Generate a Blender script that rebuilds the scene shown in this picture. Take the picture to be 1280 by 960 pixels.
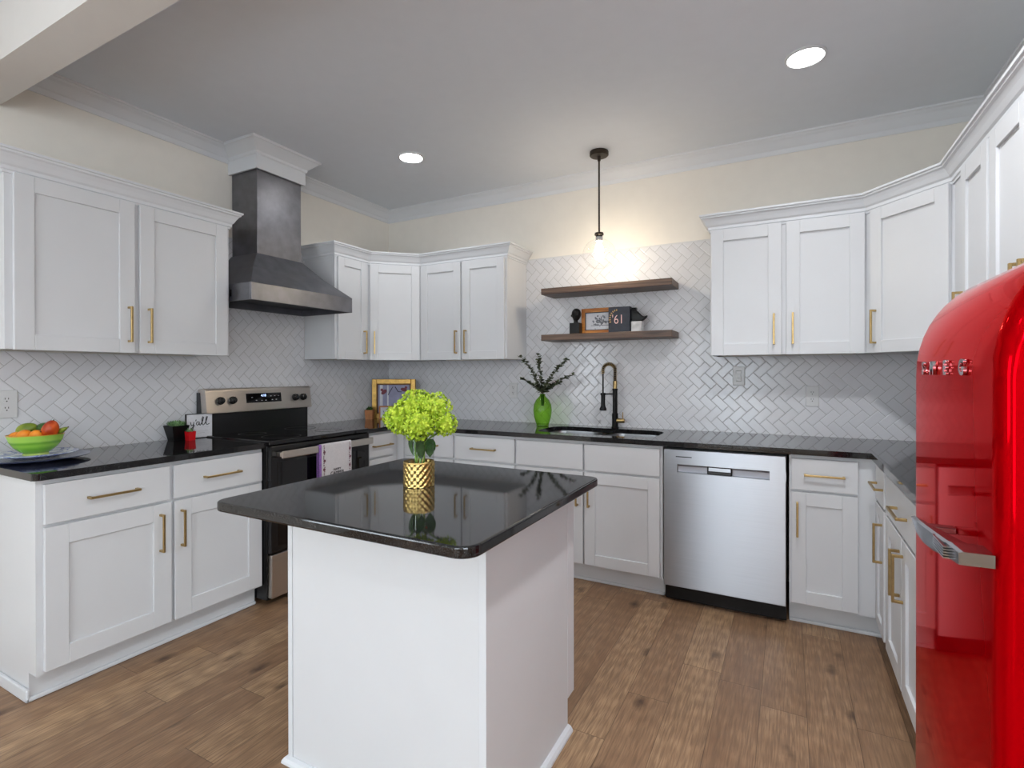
import bpy, bmesh, math, random
from mathutils import Matrix, Vector, noise
random.seed(7)
PI = math.pi
for o in list(bpy.data.objects): bpy.data.objects.remove(o)
scn = bpy.context.scene
COL = scn.collection

# ------------------------------------------------------------------ camera
cam_d = bpy.data.cameras.new('camera'); cam = bpy.data.objects.new('camera', cam_d); COL.objects.link(cam)
F_PX, CY_PX, YAW, PITCH, ROLL = 648.68, 468.04, 0.4893, -0.0027, -0.0015
cam_d.sensor_width = 36; cam_d.lens = F_PX/1280*36; cam_d.shift_y = (CY_PX-480)/1280
cam_d.clip_start = 0.05
def camrow(e):
    r = math.cos(YAW)*e[0]+math.sin(YAW)*e[1]; d = -math.sin(YAW)*e[0]+math.cos(YAW)*e[1]; u = e[2]
    d, u = math.cos(PITCH)*d+math.sin(PITCH)*u, -math.sin(PITCH)*d+math.cos(PITCH)*u
    r, u = math.cos(ROLL)*r+math.sin(ROLL)*u, -math.sin(ROLL)*r+math.cos(ROLL)*u
    return (r, d, u)
cols = [camrow(e) for e in ((1,0,0),(0,1,0),(0,0,1))]
right = Vector([c[0] for c in cols]); fwd = Vector([c[1] for c in cols]); up = Vector([c[2] for c in cols])
m = Matrix.Identity(4)
for i in range(3): m[i][0] = right[i]; m[i][1] = up[i]; m[i][2] = -fwd[i]
m[0][3], m[1][3], m[2][3] = 0, 0, 1.298
cam.matrix_world = m
scn.camera = cam

# ------------------------------------------------------------------ light and exposure
scn.view_settings.view_transform = 'Standard'; scn.view_settings.look = 'None'
scn.view_settings.gamma = 1; scn.view_settings.use_curve_mapping = False
scn.view_settings.exposure = 0.68
wd = bpy.data.worlds.new('daylight'); scn.world = wd; wd.use_nodes = True
bg = wd.node_tree.nodes['Background']; bg.inputs[0].default_value = (0.80, 0.90, 1.0, 1); bg.inputs[1].default_value = 3.0
def area(name, loc, rot, sx, sy, power, col=(1,1,1)):
    l = bpy.data.lights.new(name, 'AREA'); l.shape = 'RECTANGLE'; l.size = sx; l.size_y = sy; l.energy = power; l.color = col
    o = bpy.data.objects.new(name, l); COL.objects.link(o); o.location = loc; o.rotation_euler = rot; return o
area('daylight_patio_door', (-1.10, -3.55, 1.10), (math.radians(90), 0, 0), 1.3, 2.0, 11, (0.86, 0.93, 1.0))
area('daylight_side_window', (2.55, -1.9, 1.45), (math.radians(90), 0, math.radians(90)), 2.0, 1.5, 34, (0.86, 0.93, 1.0))
area('daylight_left_window', (-3.15, -1.7, 1.45), (math.radians(90), 0, math.radians(-90)), 1.6, 1.3, 22, (0.86, 0.93, 1.0))
def spot(name, loc, power, ang, col, r=0.05):
    l = bpy.data.lights.new(name, 'SPOT'); l.energy = power; l.spot_size = math.radians(ang); l.spot_blend = 0.6; l.color = col
    l.shadow_soft_size = r
    o = bpy.data.objects.new(name, l); COL.objects.link(o); o.location = loc; return o
FILL_STRENGTH = 28  # emission of the globe added as fill light
FILL_LIGHTS = [(0.12, 1.60), (-2.0, -0.9), (0.4, -0.9), (-0.8, -2.4)]  # unseen downlights added to lift the brightness
DOWNLIGHTS = [(-2.24, 2.768), (0.07, 2.746)]
for i, (x, y) in enumerate(DOWNLIGHTS + FILL_LIGHTS):
    spot('downlight_beam', (x, y, 2.735), (14, 14, 74, 19, 7, 22)[i], 150, (0.93, 0.96, 1.0), 0.10)  # last four beams are added fill

# ------------------------------------------------------------------ materials
def lin(c):
    return tuple(((v/255)/12.92 if v/255 <= 0.04045 else (((v/255)+0.055)/1.055)**2.4) for v in c)+(1,)
def mat(name, col, rough=0.5, metal=0.0, spec=0.5, coat=0.0, lin_in=False):
    mt = bpy.data.materials.new(name); mt.use_nodes = True
    b = mt.node_tree.nodes['Principled BSDF']
    b.inputs['Base Color'].default_value = lin(col) if not lin_in else tuple(col)+(1,)
    b.inputs['Roughness'].default_value = rough; b.inputs['Metallic'].default_value = metal
    b.inputs['Specular IOR Level'].default_value = spec
    if coat: b.inputs['Coat Weight'].default_value = coat; b.inputs['Coat Roughness'].default_value = 0.03
    return mt
class NT:
    def __init__(s, mt): s.t = mt.node_tree; s.b = s.t.nodes['Principled BSDF']
    def n(s, typ, **kw):
        nd = s.t.nodes.new(typ)
        for k, v in kw.items():
            if k == 'i':
                for kk, vv in v.items(): nd.inputs[kk].default_value = vv
            else: setattr(nd, k, v)
        return nd
    def l(s, a, b): s.t.links.new(a, b)
    def v(s, x, nd, idx):
        if hasattr(x, 'links') or hasattr(x, 'is_linked'): s.l(x, nd.inputs[idx])
        else: nd.inputs[idx].default_value = x
    def m(s, op, a, b=None, c=None):
        nd = s.n('ShaderNodeMath', operation=op)
        s.v(a, nd, 0)
        if b is not None: s.v(b, nd, 1)
        if c is not None: s.v(c, nd, 2)
        return nd.outputs[0]
    def ramp(s, fac, stops, interp='LINEAR'):
        nd = s.n('ShaderNodeValToRGB'); nd.color_ramp.interpolation = interp
        e = nd.color_ramp.elements
        while len(e) < len(stops): e.new(0.5)
        for k, (p, c) in enumerate(stops): e[k].position = p; e[k].color = c
        s.l(fac, nd.inputs[0]); return nd.outputs[0]
    def mix(s, fac, a, b, blend='MIX'):
        nd = s.n('ShaderNodeMix', data_type='RGBA', blend_type=blend)
        s.v(fac, nd, 0)
        for x, i in ((a, 6), (b, 7)):
            if hasattr(x, 'is_linked'): s.l(x, nd.inputs[i])
            else: nd.inputs[i].default_value = x
        return nd.outputs[2]
    def pos(s): return s.n('ShaderNodeNewGeometry').outputs['Position']
    def bump(s, h, strength=0.3, dist=0.002):
        nd = s.n('ShaderNodeBump'); nd.inputs['Strength'].default_value = strength; nd.inputs['Distance'].default_value = dist
        s.l(h, nd.inputs['Height']); s.l(nd.outputs[0], s.b.inputs['Normal']); return nd
def noisy(mt, scale, amount, vec=None, detail=3, rough_var=0.0, bump=0.0):
    """small colour variation and optional bump on a material"""
    T = NT(mt); nz = T.n('ShaderNodeTexNoise', i={'Scale': scale, 'Detail': detail})
    if vec:
        mp = T.n('ShaderNodeMapping'); mp.inputs['Scale'].default_value = vec; T.l(T.pos(), mp.inputs[0]); T.l(mp.outputs[0], nz.inputs[0])
    else: T.l(T.pos(), nz.inputs[0])
    base = tuple(T.b.inputs['Base Color'].default_value)
    lo = tuple(c*(1-amount) for c in base[:3])+(1,); hi = tuple(min(1, c*(1+amount)) for c in base[:3])+(1,)
    T.l(T.ramp(nz.outputs[0], [(0.3, lo), (0.7, hi)]), T.b.inputs['Base Color'])
    if rough_var:
        r = T.b.inputs['Roughness'].default_value
        T.l(T.m('MULTIPLY_ADD', nz.outputs[0], rough_var, r-rough_var/2), T.b.inputs['Roughness'])
    if bump: T.bump(nz.outputs[0], bump, 0.001)
    return mt
M = {}
M['cab'] = noisy(mat('white_cabinet_paint', (210,211,213), 0.38), 6, 0.01)
M['cab_side'] = M['cab']
M['trim'] = noisy(mat('white_trim_paint', (212,214,217), 0.4), 6, 0.01)
M['wall'] = noisy(mat('cream_wall_paint', (228,223,214), 0.85), 12, 0.015, bump=0.05)
M['ceiling'] = noisy(mat('ceiling_paint', (216,221,228), 0.9), 12, 0.01, bump=0.05)
M['beam'] = noisy(mat('beam_paint', (214,210,205), 0.85), 12, 0.01)
M['brass'] = noisy(mat('brushed_brass', (178,152,104), 0.36, 1.0), 60, 0.1)
M['black'] = noisy(mat('black_enamel', (14,14,16), 0.25), 30, 0.1)
M['black_matte'] = noisy(mat('matte_black', (9,9,10), 0.4, 0, 0.3), 40, 0.15)
M['black_glass'] = noisy(mat('black_glass', (7,7,9), 0.04), 5, 0.05)
M['cream_plastic'] = noisy(mat('white_plastic', (206,206,206), 0.35), 10, 0.01)
M['dark_hole'] = mat('dark_slot', (40,40,40), 0.7)
M['bronze'] = noisy(mat('dark_bronze', (62,54,46), 0.4, 0.7), 30, 0.15)
M['chrome'] = noisy(mat('chrome', (205,208,212), 0.12, 1.0), 4, 0.03)
M['gold'] = noisy(mat('hammered_gold', (214,184,116), 0.3, 1.0), 8, 0.05)
M['hood'] = noisy(mat('brushed_dark_steel', (120,120,125), 0.33, 0.85), 14, 0.16, (1,1,1), 6, 0.12)
def brushed(name, col, vec, rough):
    mt = mat(name, col, rough, 1.0); T = NT(mt)
    mp = T.n('ShaderNodeMapping'); mp.inputs['Scale'].default_value = vec; T.l(T.pos(), mp.inputs[0])
    nz = T.n('ShaderNodeTexNoise', i={'Scale': 1.0, 'Detail': 4}); T.l(mp.outputs[0], nz.inputs[0])
    c = lin(col)
    T.l(T.ramp(nz.outputs[0], [(0.3, tuple(v*0.97 for v in c[:3])+(1,)), (0.7, tuple(min(1, v*1.05) for v in c[:3])+(1,))]), T.b.inputs['Base Color'])
    T.b.inputs['Roughness'].default_value = rough
    T.b.inputs['Anisotropic'].default_value = 0.9; T.b.inputs['Anisotropic Rotation'].default_value = 0.25
    tg = T.n('ShaderNodeTangent', direction_type='RADIAL', axis='Z'); T.l(tg.outputs[0], T.b.inputs['Tangent'])
    return mt
M['steel'] = brushed('brushed_stainless', (176,178,183), (3, 3, 400), 0.36)
M['steel_warm'] = brushed('brushed_stainless_range', (196,188,180), (6, 6, 900), 0.3)
M['steel_grey'] = brushed('pocket_steel', (160,160,165), (6, 6, 900), 0.35)
M['sink'] = noisy(mat('satin_stainless', (150,152,155), 0.3, 1.0), 20, 0.05)
M['red'] = mat('gloss_red_enamel', (186,0,10), 0.05, 0.5, 0.10); M['red'].node_tree.nodes['Principled BSDF'].inputs['Specular Tint'].default_value = (1.0, 0.12, 0.12, 1); M['red'].node_tree.nodes['Principled BSDF'].inputs['IOR'].default_value = 1.25; noisy(M['red'], 3, 0.03)
# granite
g = mat('black_granite', (20,20,22), 0.05, 0, 0.55); T = NT(g)
n1 = T.n('ShaderNodeTexNoise', i={'Scale': 320, 'Detail': 2}); T.l(T.pos(), n1.inputs[0])
vv = T.n('ShaderNodeTexVoronoi', i={'Scale': 260}); T.l(T.pos(), vv.inputs[0])
sp = T.ramp(n1.outputs[0], [(0.52, (0.006,0.006,0.007,1)), (0.64, (0.035,0.034,0.034,1)), (0.8, (0.10,0.095,0.09,1))])
T.l(T.mix(T.m('MULTIPLY', vv.outputs['Distance'], 0.3), sp, (0.004,0.004,0.005,1)), T.b.inputs['Base Color'])
M['granite'] = g
# herringbone tile
def tile_mat(name, axis, u0, z0):
    mt = mat(name, (214,213,215), 0.16, 0, 0.5); T = NT(mt)
    sep = T.n('ShaderNodeSeparateXYZ'); T.l(T.pos(), sep.inputs[0])
    h = sep.outputs[axis]; z = sep.outputs[2]
    W = 0.0513; k = 1/(W*math.sqrt(2))
    hh = T.m('MULTIPLY', T.m('SUBTRACT', h, u0), k); zz = T.m('MULTIPLY', T.m('SUBTRACT', z, z0), k)
    u = T.m('ADD', hh, zz); v = T.m('SUBTRACT', zz, hh)      # 45 degree grid, one unit = tile width
    # herringbone lattice (1,1),(4,0): rotate so that (1,-1) runs horizontally
    v = T.m('MULTIPLY', v, -1.0)
    iu = T.m('FLOOR', u); iv = T.m('FLOOR', v)
    fu = T.m('SUBTRACT', u, iu); fv = T.m('SUBTRACT', v, iv)
    kk = T.m('FLOORED_MODULO', T.m('SUBTRACT', iu, iv), 4.0)
    eq = lambda q: T.m('COMPARE', kk, float(q), 0.1)
    e0, e1, e2, e3 = eq(0), eq(1), eq(2), eq(3)
    dl = T.m('ADD', fu, T.m('MULTIPLY', e1, 9.0)); dr = T.m('ADD', T.m('SUBTRACT', 1.0, fu), T.m('MULTIPLY', e0, 9.0))
    db = T.m('ADD', fv, T.m('MULTIPLY', e2, 9.0)); dt = T.m('ADD', T.m('SUBTRACT', 1.0, fv), T.m('MULTIPLY', e3, 9.0))
    d = T.m('MINIMUM', T.m('MINIMUM', dl, dr), T.m('MINIMUM', db, dt))
    tu = T.m('SUBTRACT', iu, e1); tv = T.m('SUBTRACT', iv, e2)
    cb = T.n('ShaderNodeCombineXYZ'); T.l(tu, cb.inputs[0]); T.l(tv, cb.inputs[1])
    wn = T.n('ShaderNodeTexWhiteNoise'); T.l(cb.outputs[0], wn.inputs[0])
    sc = T.n('ShaderNodeSeparateColor'); T.l(wn.outputs['Color'], sc.inputs[0])
    grout = T.m('LESS_THAN', d, 0.026)
    ca = T.mix(sc.outputs[0], lin((211,211,214)), lin((217,217,220)))
    T.l(T.mix(grout, ca, lin((170,169,168))), T.b.inputs['Base Color'])
    T.l(T.m('MULTIPLY_ADD', grout, 0.6, 0.15), T.b.inputs['Roughness'])
    mr = T.n('ShaderNodeMapRange', interpolation_type='SMOOTHSTEP'); T.l(d, mr.inputs[0]); mr.inputs[1].default_value = 0.015; mr.inputs[2].default_value = 0.10
    # each tile slightly tilted
    tx = T.m('MULTIPLY', T.m('SUBTRACT', sc.outputs[0], 0.5), T.m('SUBTRACT', u, tu))
    ty = T.m('MULTIPLY', T.m('SUBTRACT', sc.outputs[1], 0.5), T.m('SUBTRACT', v, tv))
    wav = T.n('ShaderNodeTexNoise', i={'Scale': 18, 'Detail': 1}); T.l(T.pos(), wav.inputs[0])
    ht = T.m('ADD', mr.outputs[0], T.m('MULTIPLY', T.m('ADD', tx, ty), 0.55))
    ht = T.m('ADD', ht, T.m('MULTIPLY', wav.outputs[0], 0.5))
    T.bump(ht, 0.5, 0.0013)
    return mt
M['tile_left'] = tile_mat('herringbone_tile_left', 1, 1.05, 1.298)
M['tile_back'] = tile_mat('herringbone_tile_back', 0, 0.093, 1.298)
# wood floor, planks along Y
fl = mat('oak_plank_floor', (150,110,75), 0.42, 0, 0.4); T = NT(fl)
sep = T.n('ShaderNodeSeparateXYZ'); T.l(T.pos(), sep.inputs[0])
px = T.m('DIVIDE', T.m('SUBTRACT', sep.outputs[0], 0.062), 0.159); ix = T.m('FLOOR', px); fx = T.m('SUBTRACT', px, ix)
w1 = T.n('ShaderNodeTexWhiteNoise', noise_dimensions='1D'); T.l(ix, w1.inputs['W'])
py = T.m('ADD', T.m('DIVIDE', sep.outputs[1], 1.22), w1.outputs['Value']); iy = T.m('FLOOR', py); fy = T.m('SUBTRACT', py, iy)
cb = T.n('ShaderNodeCombineXYZ'); T.l(ix, cb.inputs[0]); T.l(iy, cb.inputs[1])
w2 = T.n('ShaderNodeTexWhiteNoise'); T.l(cb.outputs[0], w2.inputs[0])
s2 = T.n('ShaderNodeSeparateColor'); T.l(w2.outputs['Color'], s2.inputs[0])
off = T.n('ShaderNodeVectorMath', operation='MULTIPLY_ADD'); T.l(w2.outputs['Color'], off.inputs[0]); off.inputs[1].default_value = (31, 17, 7); T.l(T.pos(), off.inputs[2])
def mapped(vec, scale, detail=4, dist=0.0, rough=0.55):
    mp = T.n('ShaderNodeMapping'); mp.inputs['Scale'].default_value = vec; T.l(off.outputs[0], mp.inputs[0])
    nz = T.n('ShaderNodeTexNoise', i={'Scale': scale, 'Detail': detail, 'Distortion': dist, 'Roughness': rough}); T.l(mp.outputs[0], nz.inputs[0]); return nz.outputs[0]
fine = mapped((55, 3.0, 1), 3.0, 5, 0.4)
broad = mapped((5, 0.9, 1), 2.2, 3, 1.4)
mid = mapped((16, 1.3, 1), 2.0, 4, 1.8)
mpv = T.n('ShaderNodeMapping'); mpv.inputs['Scale'].default_value = (5.0, 1.25, 1); T.l(off.outputs[0], mpv.inputs[0])
wv = T.n('ShaderNodeTexWave', wave_type='RINGS', i={'Scale': 2.6, 'Distortion': 5.0, 'Detail': 2.0, 'Detail Scale': 1.2}); T.l(mpv.outputs[0], wv.inputs[0])
base = T.ramp(broad, [(0.28, lin((128,98,72))), (0.5, lin((160,128,98))), (0.72, lin((186,154,120)))])
pl = T.ramp(s2.outputs[1], [(0.0, lin((134,100,74))), (0.5, lin((166,132,100))), (1.0, lin((196,162,124)))])
c = T.mix(0.6, base, pl)
c = T.mix(T.m('MULTIPLY', T.m('SUBTRACT', 1.0, wv.outputs['Fac']), 0.26), c, lin((116,86,64)))
c = T.mix(T.ramp(mid, [(0.48, (0,0,0,1)), (0.75, (0.55,0.55,0.55,1))]), c, lin((116,88,66)))
c = T.mix(T.ramp(fine, [(0.35, (0.7,0.7,0.7,1)), (0.60, (0,0,0,1))]), c, lin((110,84,62)))
vk = T.n('ShaderNodeTexVoronoi', i={'Scale': 1.0, 'Randomness': 1.0}); mk = T.n('ShaderNodeMapping'); mk.inputs['Scale'].default_value = (6.0, 3.0, 1); T.l(off.outputs[0], mk.inputs[0])
kd = T.n('ShaderNodeTexNoise', i={'Scale': 26, 'Detail': 3}); T.l(T.pos(), kd.inputs[0])
T.l(mk.outputs[0], vk.inputs[0])
kdist = T.m('ADD', vk.outputs['Distance'], T.m('MULTIPLY', T.m('SUBTRACT', kd.outputs[0], 0.5), 0.16))
c = T.mix(T.ramp(kdist, [(0.03, (0.85,0.85,0.85,1)), (0.20, (0,0,0,1))]), c, lin((58,38,26)))
gx = T.m('MINIMUM', fx, T.m('SUBTRACT', 1.0, fx)); gy = T.m('MULTIPLY', T.m('MINIMUM', fy, T.m('SUBTRACT', 1.0, fy)), 7.67)
gd = T.m('MINIMUM', gx, gy)
seam = T.m('LESS_THAN', gd, 0.007)
T.l(T.mix(T.m('MULTIPLY', seam, 0.6), c, lin((60,42,30))), T.b.inputs['Base Color'])
T.l(T.m('MULTIPLY_ADD', fine, 0.25, 0.30), T.b.inputs['Roughness'])
T.bump(T.m('ADD', T.m('MULTIPLY', fine, 0.4), T.m('MINIMUM', T.m('MULTIPLY', gd, 30), 1.0)), 0.25, 0.0012)
M['floor'] = fl
# walnut shelf
def wood(name, cols, vec=(3, 60, 60), rough=0.45):
    mt = mat(name, cols[1], rough); T = NT(mt)
    mp = T.n('ShaderNodeMapping'); mp.inputs['Scale'].default_value = vec; T.l(T.pos(), mp.inputs[0])
    nz = T.n('ShaderNodeTexNoise', i={'Scale': 1.0, 'Detail': 5, 'Distortion': 0.6}); T.l(mp.outputs[0], nz.inputs[0])
    T.l(T.ramp(nz.outputs[0], [(0.3, lin(cols[0])), (0.52, lin(cols[1])), (0.72, lin(cols[2]))]), T.b.inputs['Base Color'])
    T.bump(nz.outputs[0], 0.2, 0.001)
    return mt
M['walnut'] = wood('weathered_walnut', [(58,42,34), (92,70,56), (122,98,80)])
M['oak_frame'] = wood('honey_wood', [(150,84,22), (184,112,34), (206,138,56)], (8, 40, 40))
M['gilt'] = noisy(mat('gilt_frame', (190,150,78), 0.4, 0.55), 40, 0.2)
M['gilt_dark'] = noisy(mat('dark_gilt', (96,62,28), 0.5, 0.3), 40, 0.2)  # darker brown gilt for the inner frame
M['terracotta'] = noisy(mat('terracotta', (176,116,70), 0.6), 50, 0.12)
def glass(name, tint, fres=0.5, gloss=0.02, edge=0.0):
    mt = bpy.data.materials.new(name); mt.use_nodes = True; t = mt.node_tree; t.nodes.clear()
    out = t.nodes.new('ShaderNodeOutputMaterial'); tr = t.nodes.new('ShaderNodeBsdfTransparent'); gl = t.nodes.new('ShaderNodeBsdfGlossy')
    lf = t.nodes.new('ShaderNodeLayerWeight'); lf.inputs[0].default_value = 0.5
    pw = t.nodes.new('ShaderNodeMath'); pw.operation = 'POWER'; pw.inputs[1].default_value = 4.0; t.links.new(lf.outputs['Facing'], pw.inputs[0])
    fr = t.nodes.new('ShaderNodeMath'); fr.operation = 'MULTIPLY_ADD'; fr.inputs[1].default_value = fres; fr.inputs[2].default_value = 0.03; t.links.new(pw.outputs[0], fr.inputs[0]); mx = t.nodes.new('ShaderNodeMixShader')
    tr.inputs[0].default_value = tint; gl.inputs['Roughness'].default_value = gloss
    if edge:
        lw = t.nodes.new('ShaderNodeLayerWeight'); lw.inputs[0].default_value = 0.35
        mc = t.nodes.new('ShaderNodeMix'); mc.data_type = 'RGBA'; mc.inputs[6].default_value = tint
        mc.inputs[7].default_value = tuple(v*edge for v in tint[:3])+(1,); t.links.new(lw.outputs['Facing'], mc.inputs[0]); t.links.new(mc.outputs[2], tr.inputs[0])
    t.links.new(fr.outputs[0], mx.inputs[0]); t.links.new(tr.outputs[0], mx.inputs[1]); t.links.new(gl.outputs[0], mx.inputs[2]); t.links.new(mx.outputs[0], out.inputs[0])
    return mt
M['glass'] = glass('clear_glass', (0.97,0.98,0.98,1), 0.45, edge=0.88)
M['globe_glass'] = glass('thin_globe_glass', (1.0,1.0,1.0,1), 0.4, 0.01)
M['pane'] = glass('window_pane', (0.96,0.98,0.98,1))
M['green_glass'] = glass('green_glass', (0.60,0.88,0.26,1), 0.4, edge=0.66)
M['water'] = glass('vase_water', (0.93,0.96,0.92,1), 0.4)
def emis(name, col, st):
    mt = bpy.data.materials.new(name); mt.use_nodes = True; b = mt.node_tree.nodes['Principled BSDF']
    b.inputs['Base Color'].default_value = tuple(col)+(1,); b.inputs['Emission Color'].default_value = tuple(col)+(1,); b.inputs['Emission Strength'].default_value = st
    return mt
M['lamp'] = emis('lit_diffuser', (1.0,0.98,0.95), 14)
M['fill_glow'] = emis('glowing_fill_globe', (0.86,0.93,1.0), FILL_STRENGTH)  # glow of the added globe behind the camera
M['bulb'] = emis('lit_bulb', (1.0,0.86,0.64), 60)
M['led'] = emis('blue_digits', (0.45,0.62,1.0), 1.5)
def leafmat(name, a, b, scale=40, rough=0.5, sss=0.0):
    mt = mat(name, a, rough, 0, 0.35); T = NT(mt)
    nz = T.n('ShaderNodeTexNoise', i={'Scale': scale, 'Detail': 2}); T.l(T.pos(), nz.inputs[0])
    T.l(T.ramp(nz.outputs[0], [(0.35, lin(a)), (0.65, lin(b))]), T.b.inputs['Base Color']); return mt
M['floret'] = leafmat('lime_petals', (142,176,28), (196,214,66), 60)
M['leaf'] = leafmat('dark_leaf', (34,66,24), (60,96,40))
M['stem'] = leafmat('green_stem', (88,128,44), (130,164,72))
M['euc'] = leafmat('eucalyptus_leaf', (58,66,50), (104,112,84), 30)
M['euc_stem'] = leafmat('eucalyptus_stem', (72,66,50), (96,88,64))
M['succulent'] = leafmat('succulent_leaf', (70,116,62), (150,182,128), 120)
M['mango'] = leafmat('green_mango_skin', (96,118,34), (138,150,44), 14, 0.35)
M['avocado'] = leafmat('deep_green_skin', (44,78,26), (70,104,34), 20, 0.35)
M['orange'] = leafmat('orange_skin', (226,128,24), (240,150,44), 14, 0.4)
M['redfruit'] = leafmat('red_mango_skin', (150,44,14), (216,92,30), 16, 0.3)
# glazed green bowl with painted rings
bw = mat('green_glazed_ceramic', (132,186,52), 0.15); T = NT(bw)
tcn = T.n('ShaderNodeTexCoord'); sp2 = T.n('ShaderNodeSeparateXYZ'); T.l(tcn.outputs['Object'], sp2.inputs[0])
nz = T.n('ShaderNodeTexNoise', i={'Scale': 14, 'Detail': 2}); T.l(tcn.outputs['Object'], nz.inputs[0])
zz = T.m('MULTIPLY', T.m('ADD', sp2.outputs[2], T.m('MULTIPLY', nz.outputs[0], 0.006)), 10.5)
T.l(T.ramp(zz, [(0.0, lin((196,206,110))), (0.16, lin((120,170,60))), (0.34, lin((104,168,30))), (0.5, lin((140,190,60))), (0.62, lin((96,156,30))), (0.72, lin((160,204,84))), (0.93, lin((150,196,80))), (0.97, lin((214,150,60)))]), T.b.inputs['Base Color'])
M['bowl'] = bw
pt = mat('blue_white_ceramic', (216,220,232), 0.12); T = NT(pt)
tcn = T.n('ShaderNodeTexCoord'); nz = T.n('ShaderNodeTexNoise', i={'Scale': 22, 'Detail': 3, 'Distortion': 1.0}); T.l(tcn.outputs['Object'], nz.inputs[0])
T.l(T.ramp(nz.outputs[0], [(0.44, lin((222,226,236))), (0.52, lin((120,134,190))), (0.6, lin((200,206,226)))]), T.b.inputs['Base Color'])
M['plate_pattern'] = pt
M['plate_white'] = noisy(mat('white_ceramic', (214,216,222), 0.12), 10, 0.02)
M['platter_blue'] = noisy(mat('blue_ceramic', (96,104,138), 0.15), 30, 0.2)
M['marble'] = noisy(mat('grey_marble', (176,176,178), 0.3), 30, 0.2)
M['paper'] = noisy(mat('matte_paper', (208,208,212), 0.6), 80, 0.05)
M['navy'] = noisy(mat('dark_slate_board', (30,34,46), 0.5), 40, 0.25)
M['pinkprint'] = mat('pale_pink_print', (222,182,176), 0.6)
M['goldprint'] = mat('gold_print', (176,140,84), 0.6)
M['ink'] = mat('black_ink', (24,22,26), 0.6)
M['redpot'] = noisy(mat('red_glazed_pot', (196,22,28), 0.15), 30, 0.1)
M['cloth'] = noisy(mat('white_cotton', (206,202,204), 0.9), 120, 0.05, bump=0.2)
M['purple'] = noisy(mat('purple_print_cloth', (140,100,168), 0.9), 160, 0.3)
M['maroon'] = mat('maroon_print', (112,72,84), 0.9)
M['petal_red'] = mat('painted_dark_red', (116,48,60), 0.6)
M['branch'] = mat('painted_dark_branch', (48,34,44), 0.6)
M['soil'] = noisy(mat('dark_soil', (44,34,26), 0.9), 80, 0.3)

# ------------------------------------------------------------------ mesh helpers
XF = {}                                              # local matrix of every empty, for world-built parts
def box(bm, x0, x1, y0, y1, z0, z1, bev=0.0, seg=1, mtx=None):
    x0, x1 = min(x0, x1), max(x0, x1); y0, y1 = min(y0, y1), max(y0, y1); z0, z1 = min(z0, z1), max(z0, z1)
    vs = [bm.verts.new((x, y, z)) for z in (z0, z1) for x, y in ((x0,y0),(x1,y0),(x1,y1),(x0,y1))]
    fs = [bm.faces.new([vs[i] for i in f]) for f in ((3,2,1,0),(4,5,6,7),(0,1,5,4),(1,2,6,5),(2,3,7,6),(3,0,4,7))]
    if bev > 0:
        es = list({e for f in fs for e in f.edges})
        r = bmesh.ops.bevel(bm, geom=es, offset=bev, segments=seg, profile=0.5, affect='EDGES')
        vs = list({v for f in r['faces'] for v in f.verts} | {v for v in vs if v.is_valid})
    if mtx is not None: bmesh.ops.transform(bm, matrix=mtx, verts=vs)
    return vs
def prism(bm, pts, z0, z1, bev=0.0):
    """vertical prism from a counter-clockwise xy outline"""
    lo = [bm.verts.new((x, y, z0)) for x, y in pts]; hi = [bm.verts.new((x, y, z1)) for x, y in pts]
    n = len(pts); fs = [bm.faces.new(lo[::-1]), bm.faces.new(hi)]
    for i in range(n): fs.append(bm.faces.new((lo[i], lo[(i+1)%n], hi[(i+1)%n], hi[i])))
    if bev: bmesh.ops.bevel(bm, geom=list(fs[0].edges)+list(fs[1].edges), offset=bev, segments=2, profile=0.5, affect='EDGES')
def extr(bm, pts, ax, a0, a1):
    """extrude an outline along an axis: ax 'x' (pts are y,z) or 'y' (pts are x,z)"""
    f = (lambda p, a: (a, p[0], p[1])) if ax == 'x' else (lambda p, a: (p[0], a, p[1]))
    A = [bm.verts.new(f(p, a0)) for p in pts]; B = [bm.verts.new(f(p, a1)) for p in pts]; n = len(pts)
    bm.faces.new(A); bm.faces.new(B[::-1])
    for i in range(n): bm.faces.new((A[i], B[i], B[(i+1)%n], A[(i+1)%n]))
    bmesh.ops.recalc_face_normals(bm, faces=bm.faces)
def lathe(bm, prof, cx=0, cy=0, cz=0, n=32, cap0=True, cap1=True, mtx=None):
    rings = []; vs = []
    for r, z in prof:
        ring = [bm.verts.new((cx+r*math.cos(2*PI*i/n), cy+r*math.sin(2*PI*i/n), cz+z)) for i in range(n)]; rings.append(ring); vs += ring
    for a, b in zip(rings, rings[1:]):
        for i in range(n): bm.faces.new((a[i], a[(i+1)%n], b[(i+1)%n], b[i]))
    if cap0: bm.faces.new(rings[0][::-1])
    if cap1: bm.faces.new(rings[-1])
    if mtx is not None: bmesh.ops.transform(bm, matrix=mtx, verts=vs)
    return vs
def tube(bm, pts, r, n=8, caps=True, rads=None):
    pts = [Vector(p) for p in pts]; rings = []; prev = None
    for i, p in enumerate(pts):
        d = (pts[min(i+1, len(pts)-1)]-pts[max(i-1, 0)]).normalized()
        if prev is None: a = d.orthogonal().normalized()
        else: a = (prev-d*prev.dot(d)).normalized()
        prev = a; b = d.cross(a); rr = rads[i] if rads else r
        rings.append([bm.verts.new(p+rr*(a*math.cos(2*PI*k/n)+b*math.sin(2*PI*k/n))) for k in range(n)])
    for A, B in zip(rings, rings[1:]):
        for k in range(n): bm.faces.new((A[k], A[(k+1)%n], B[(k+1)%n], B[k]))
    if caps: bm.faces.new(rings[0][::-1]); bm.faces.new(rings[-1])
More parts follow.
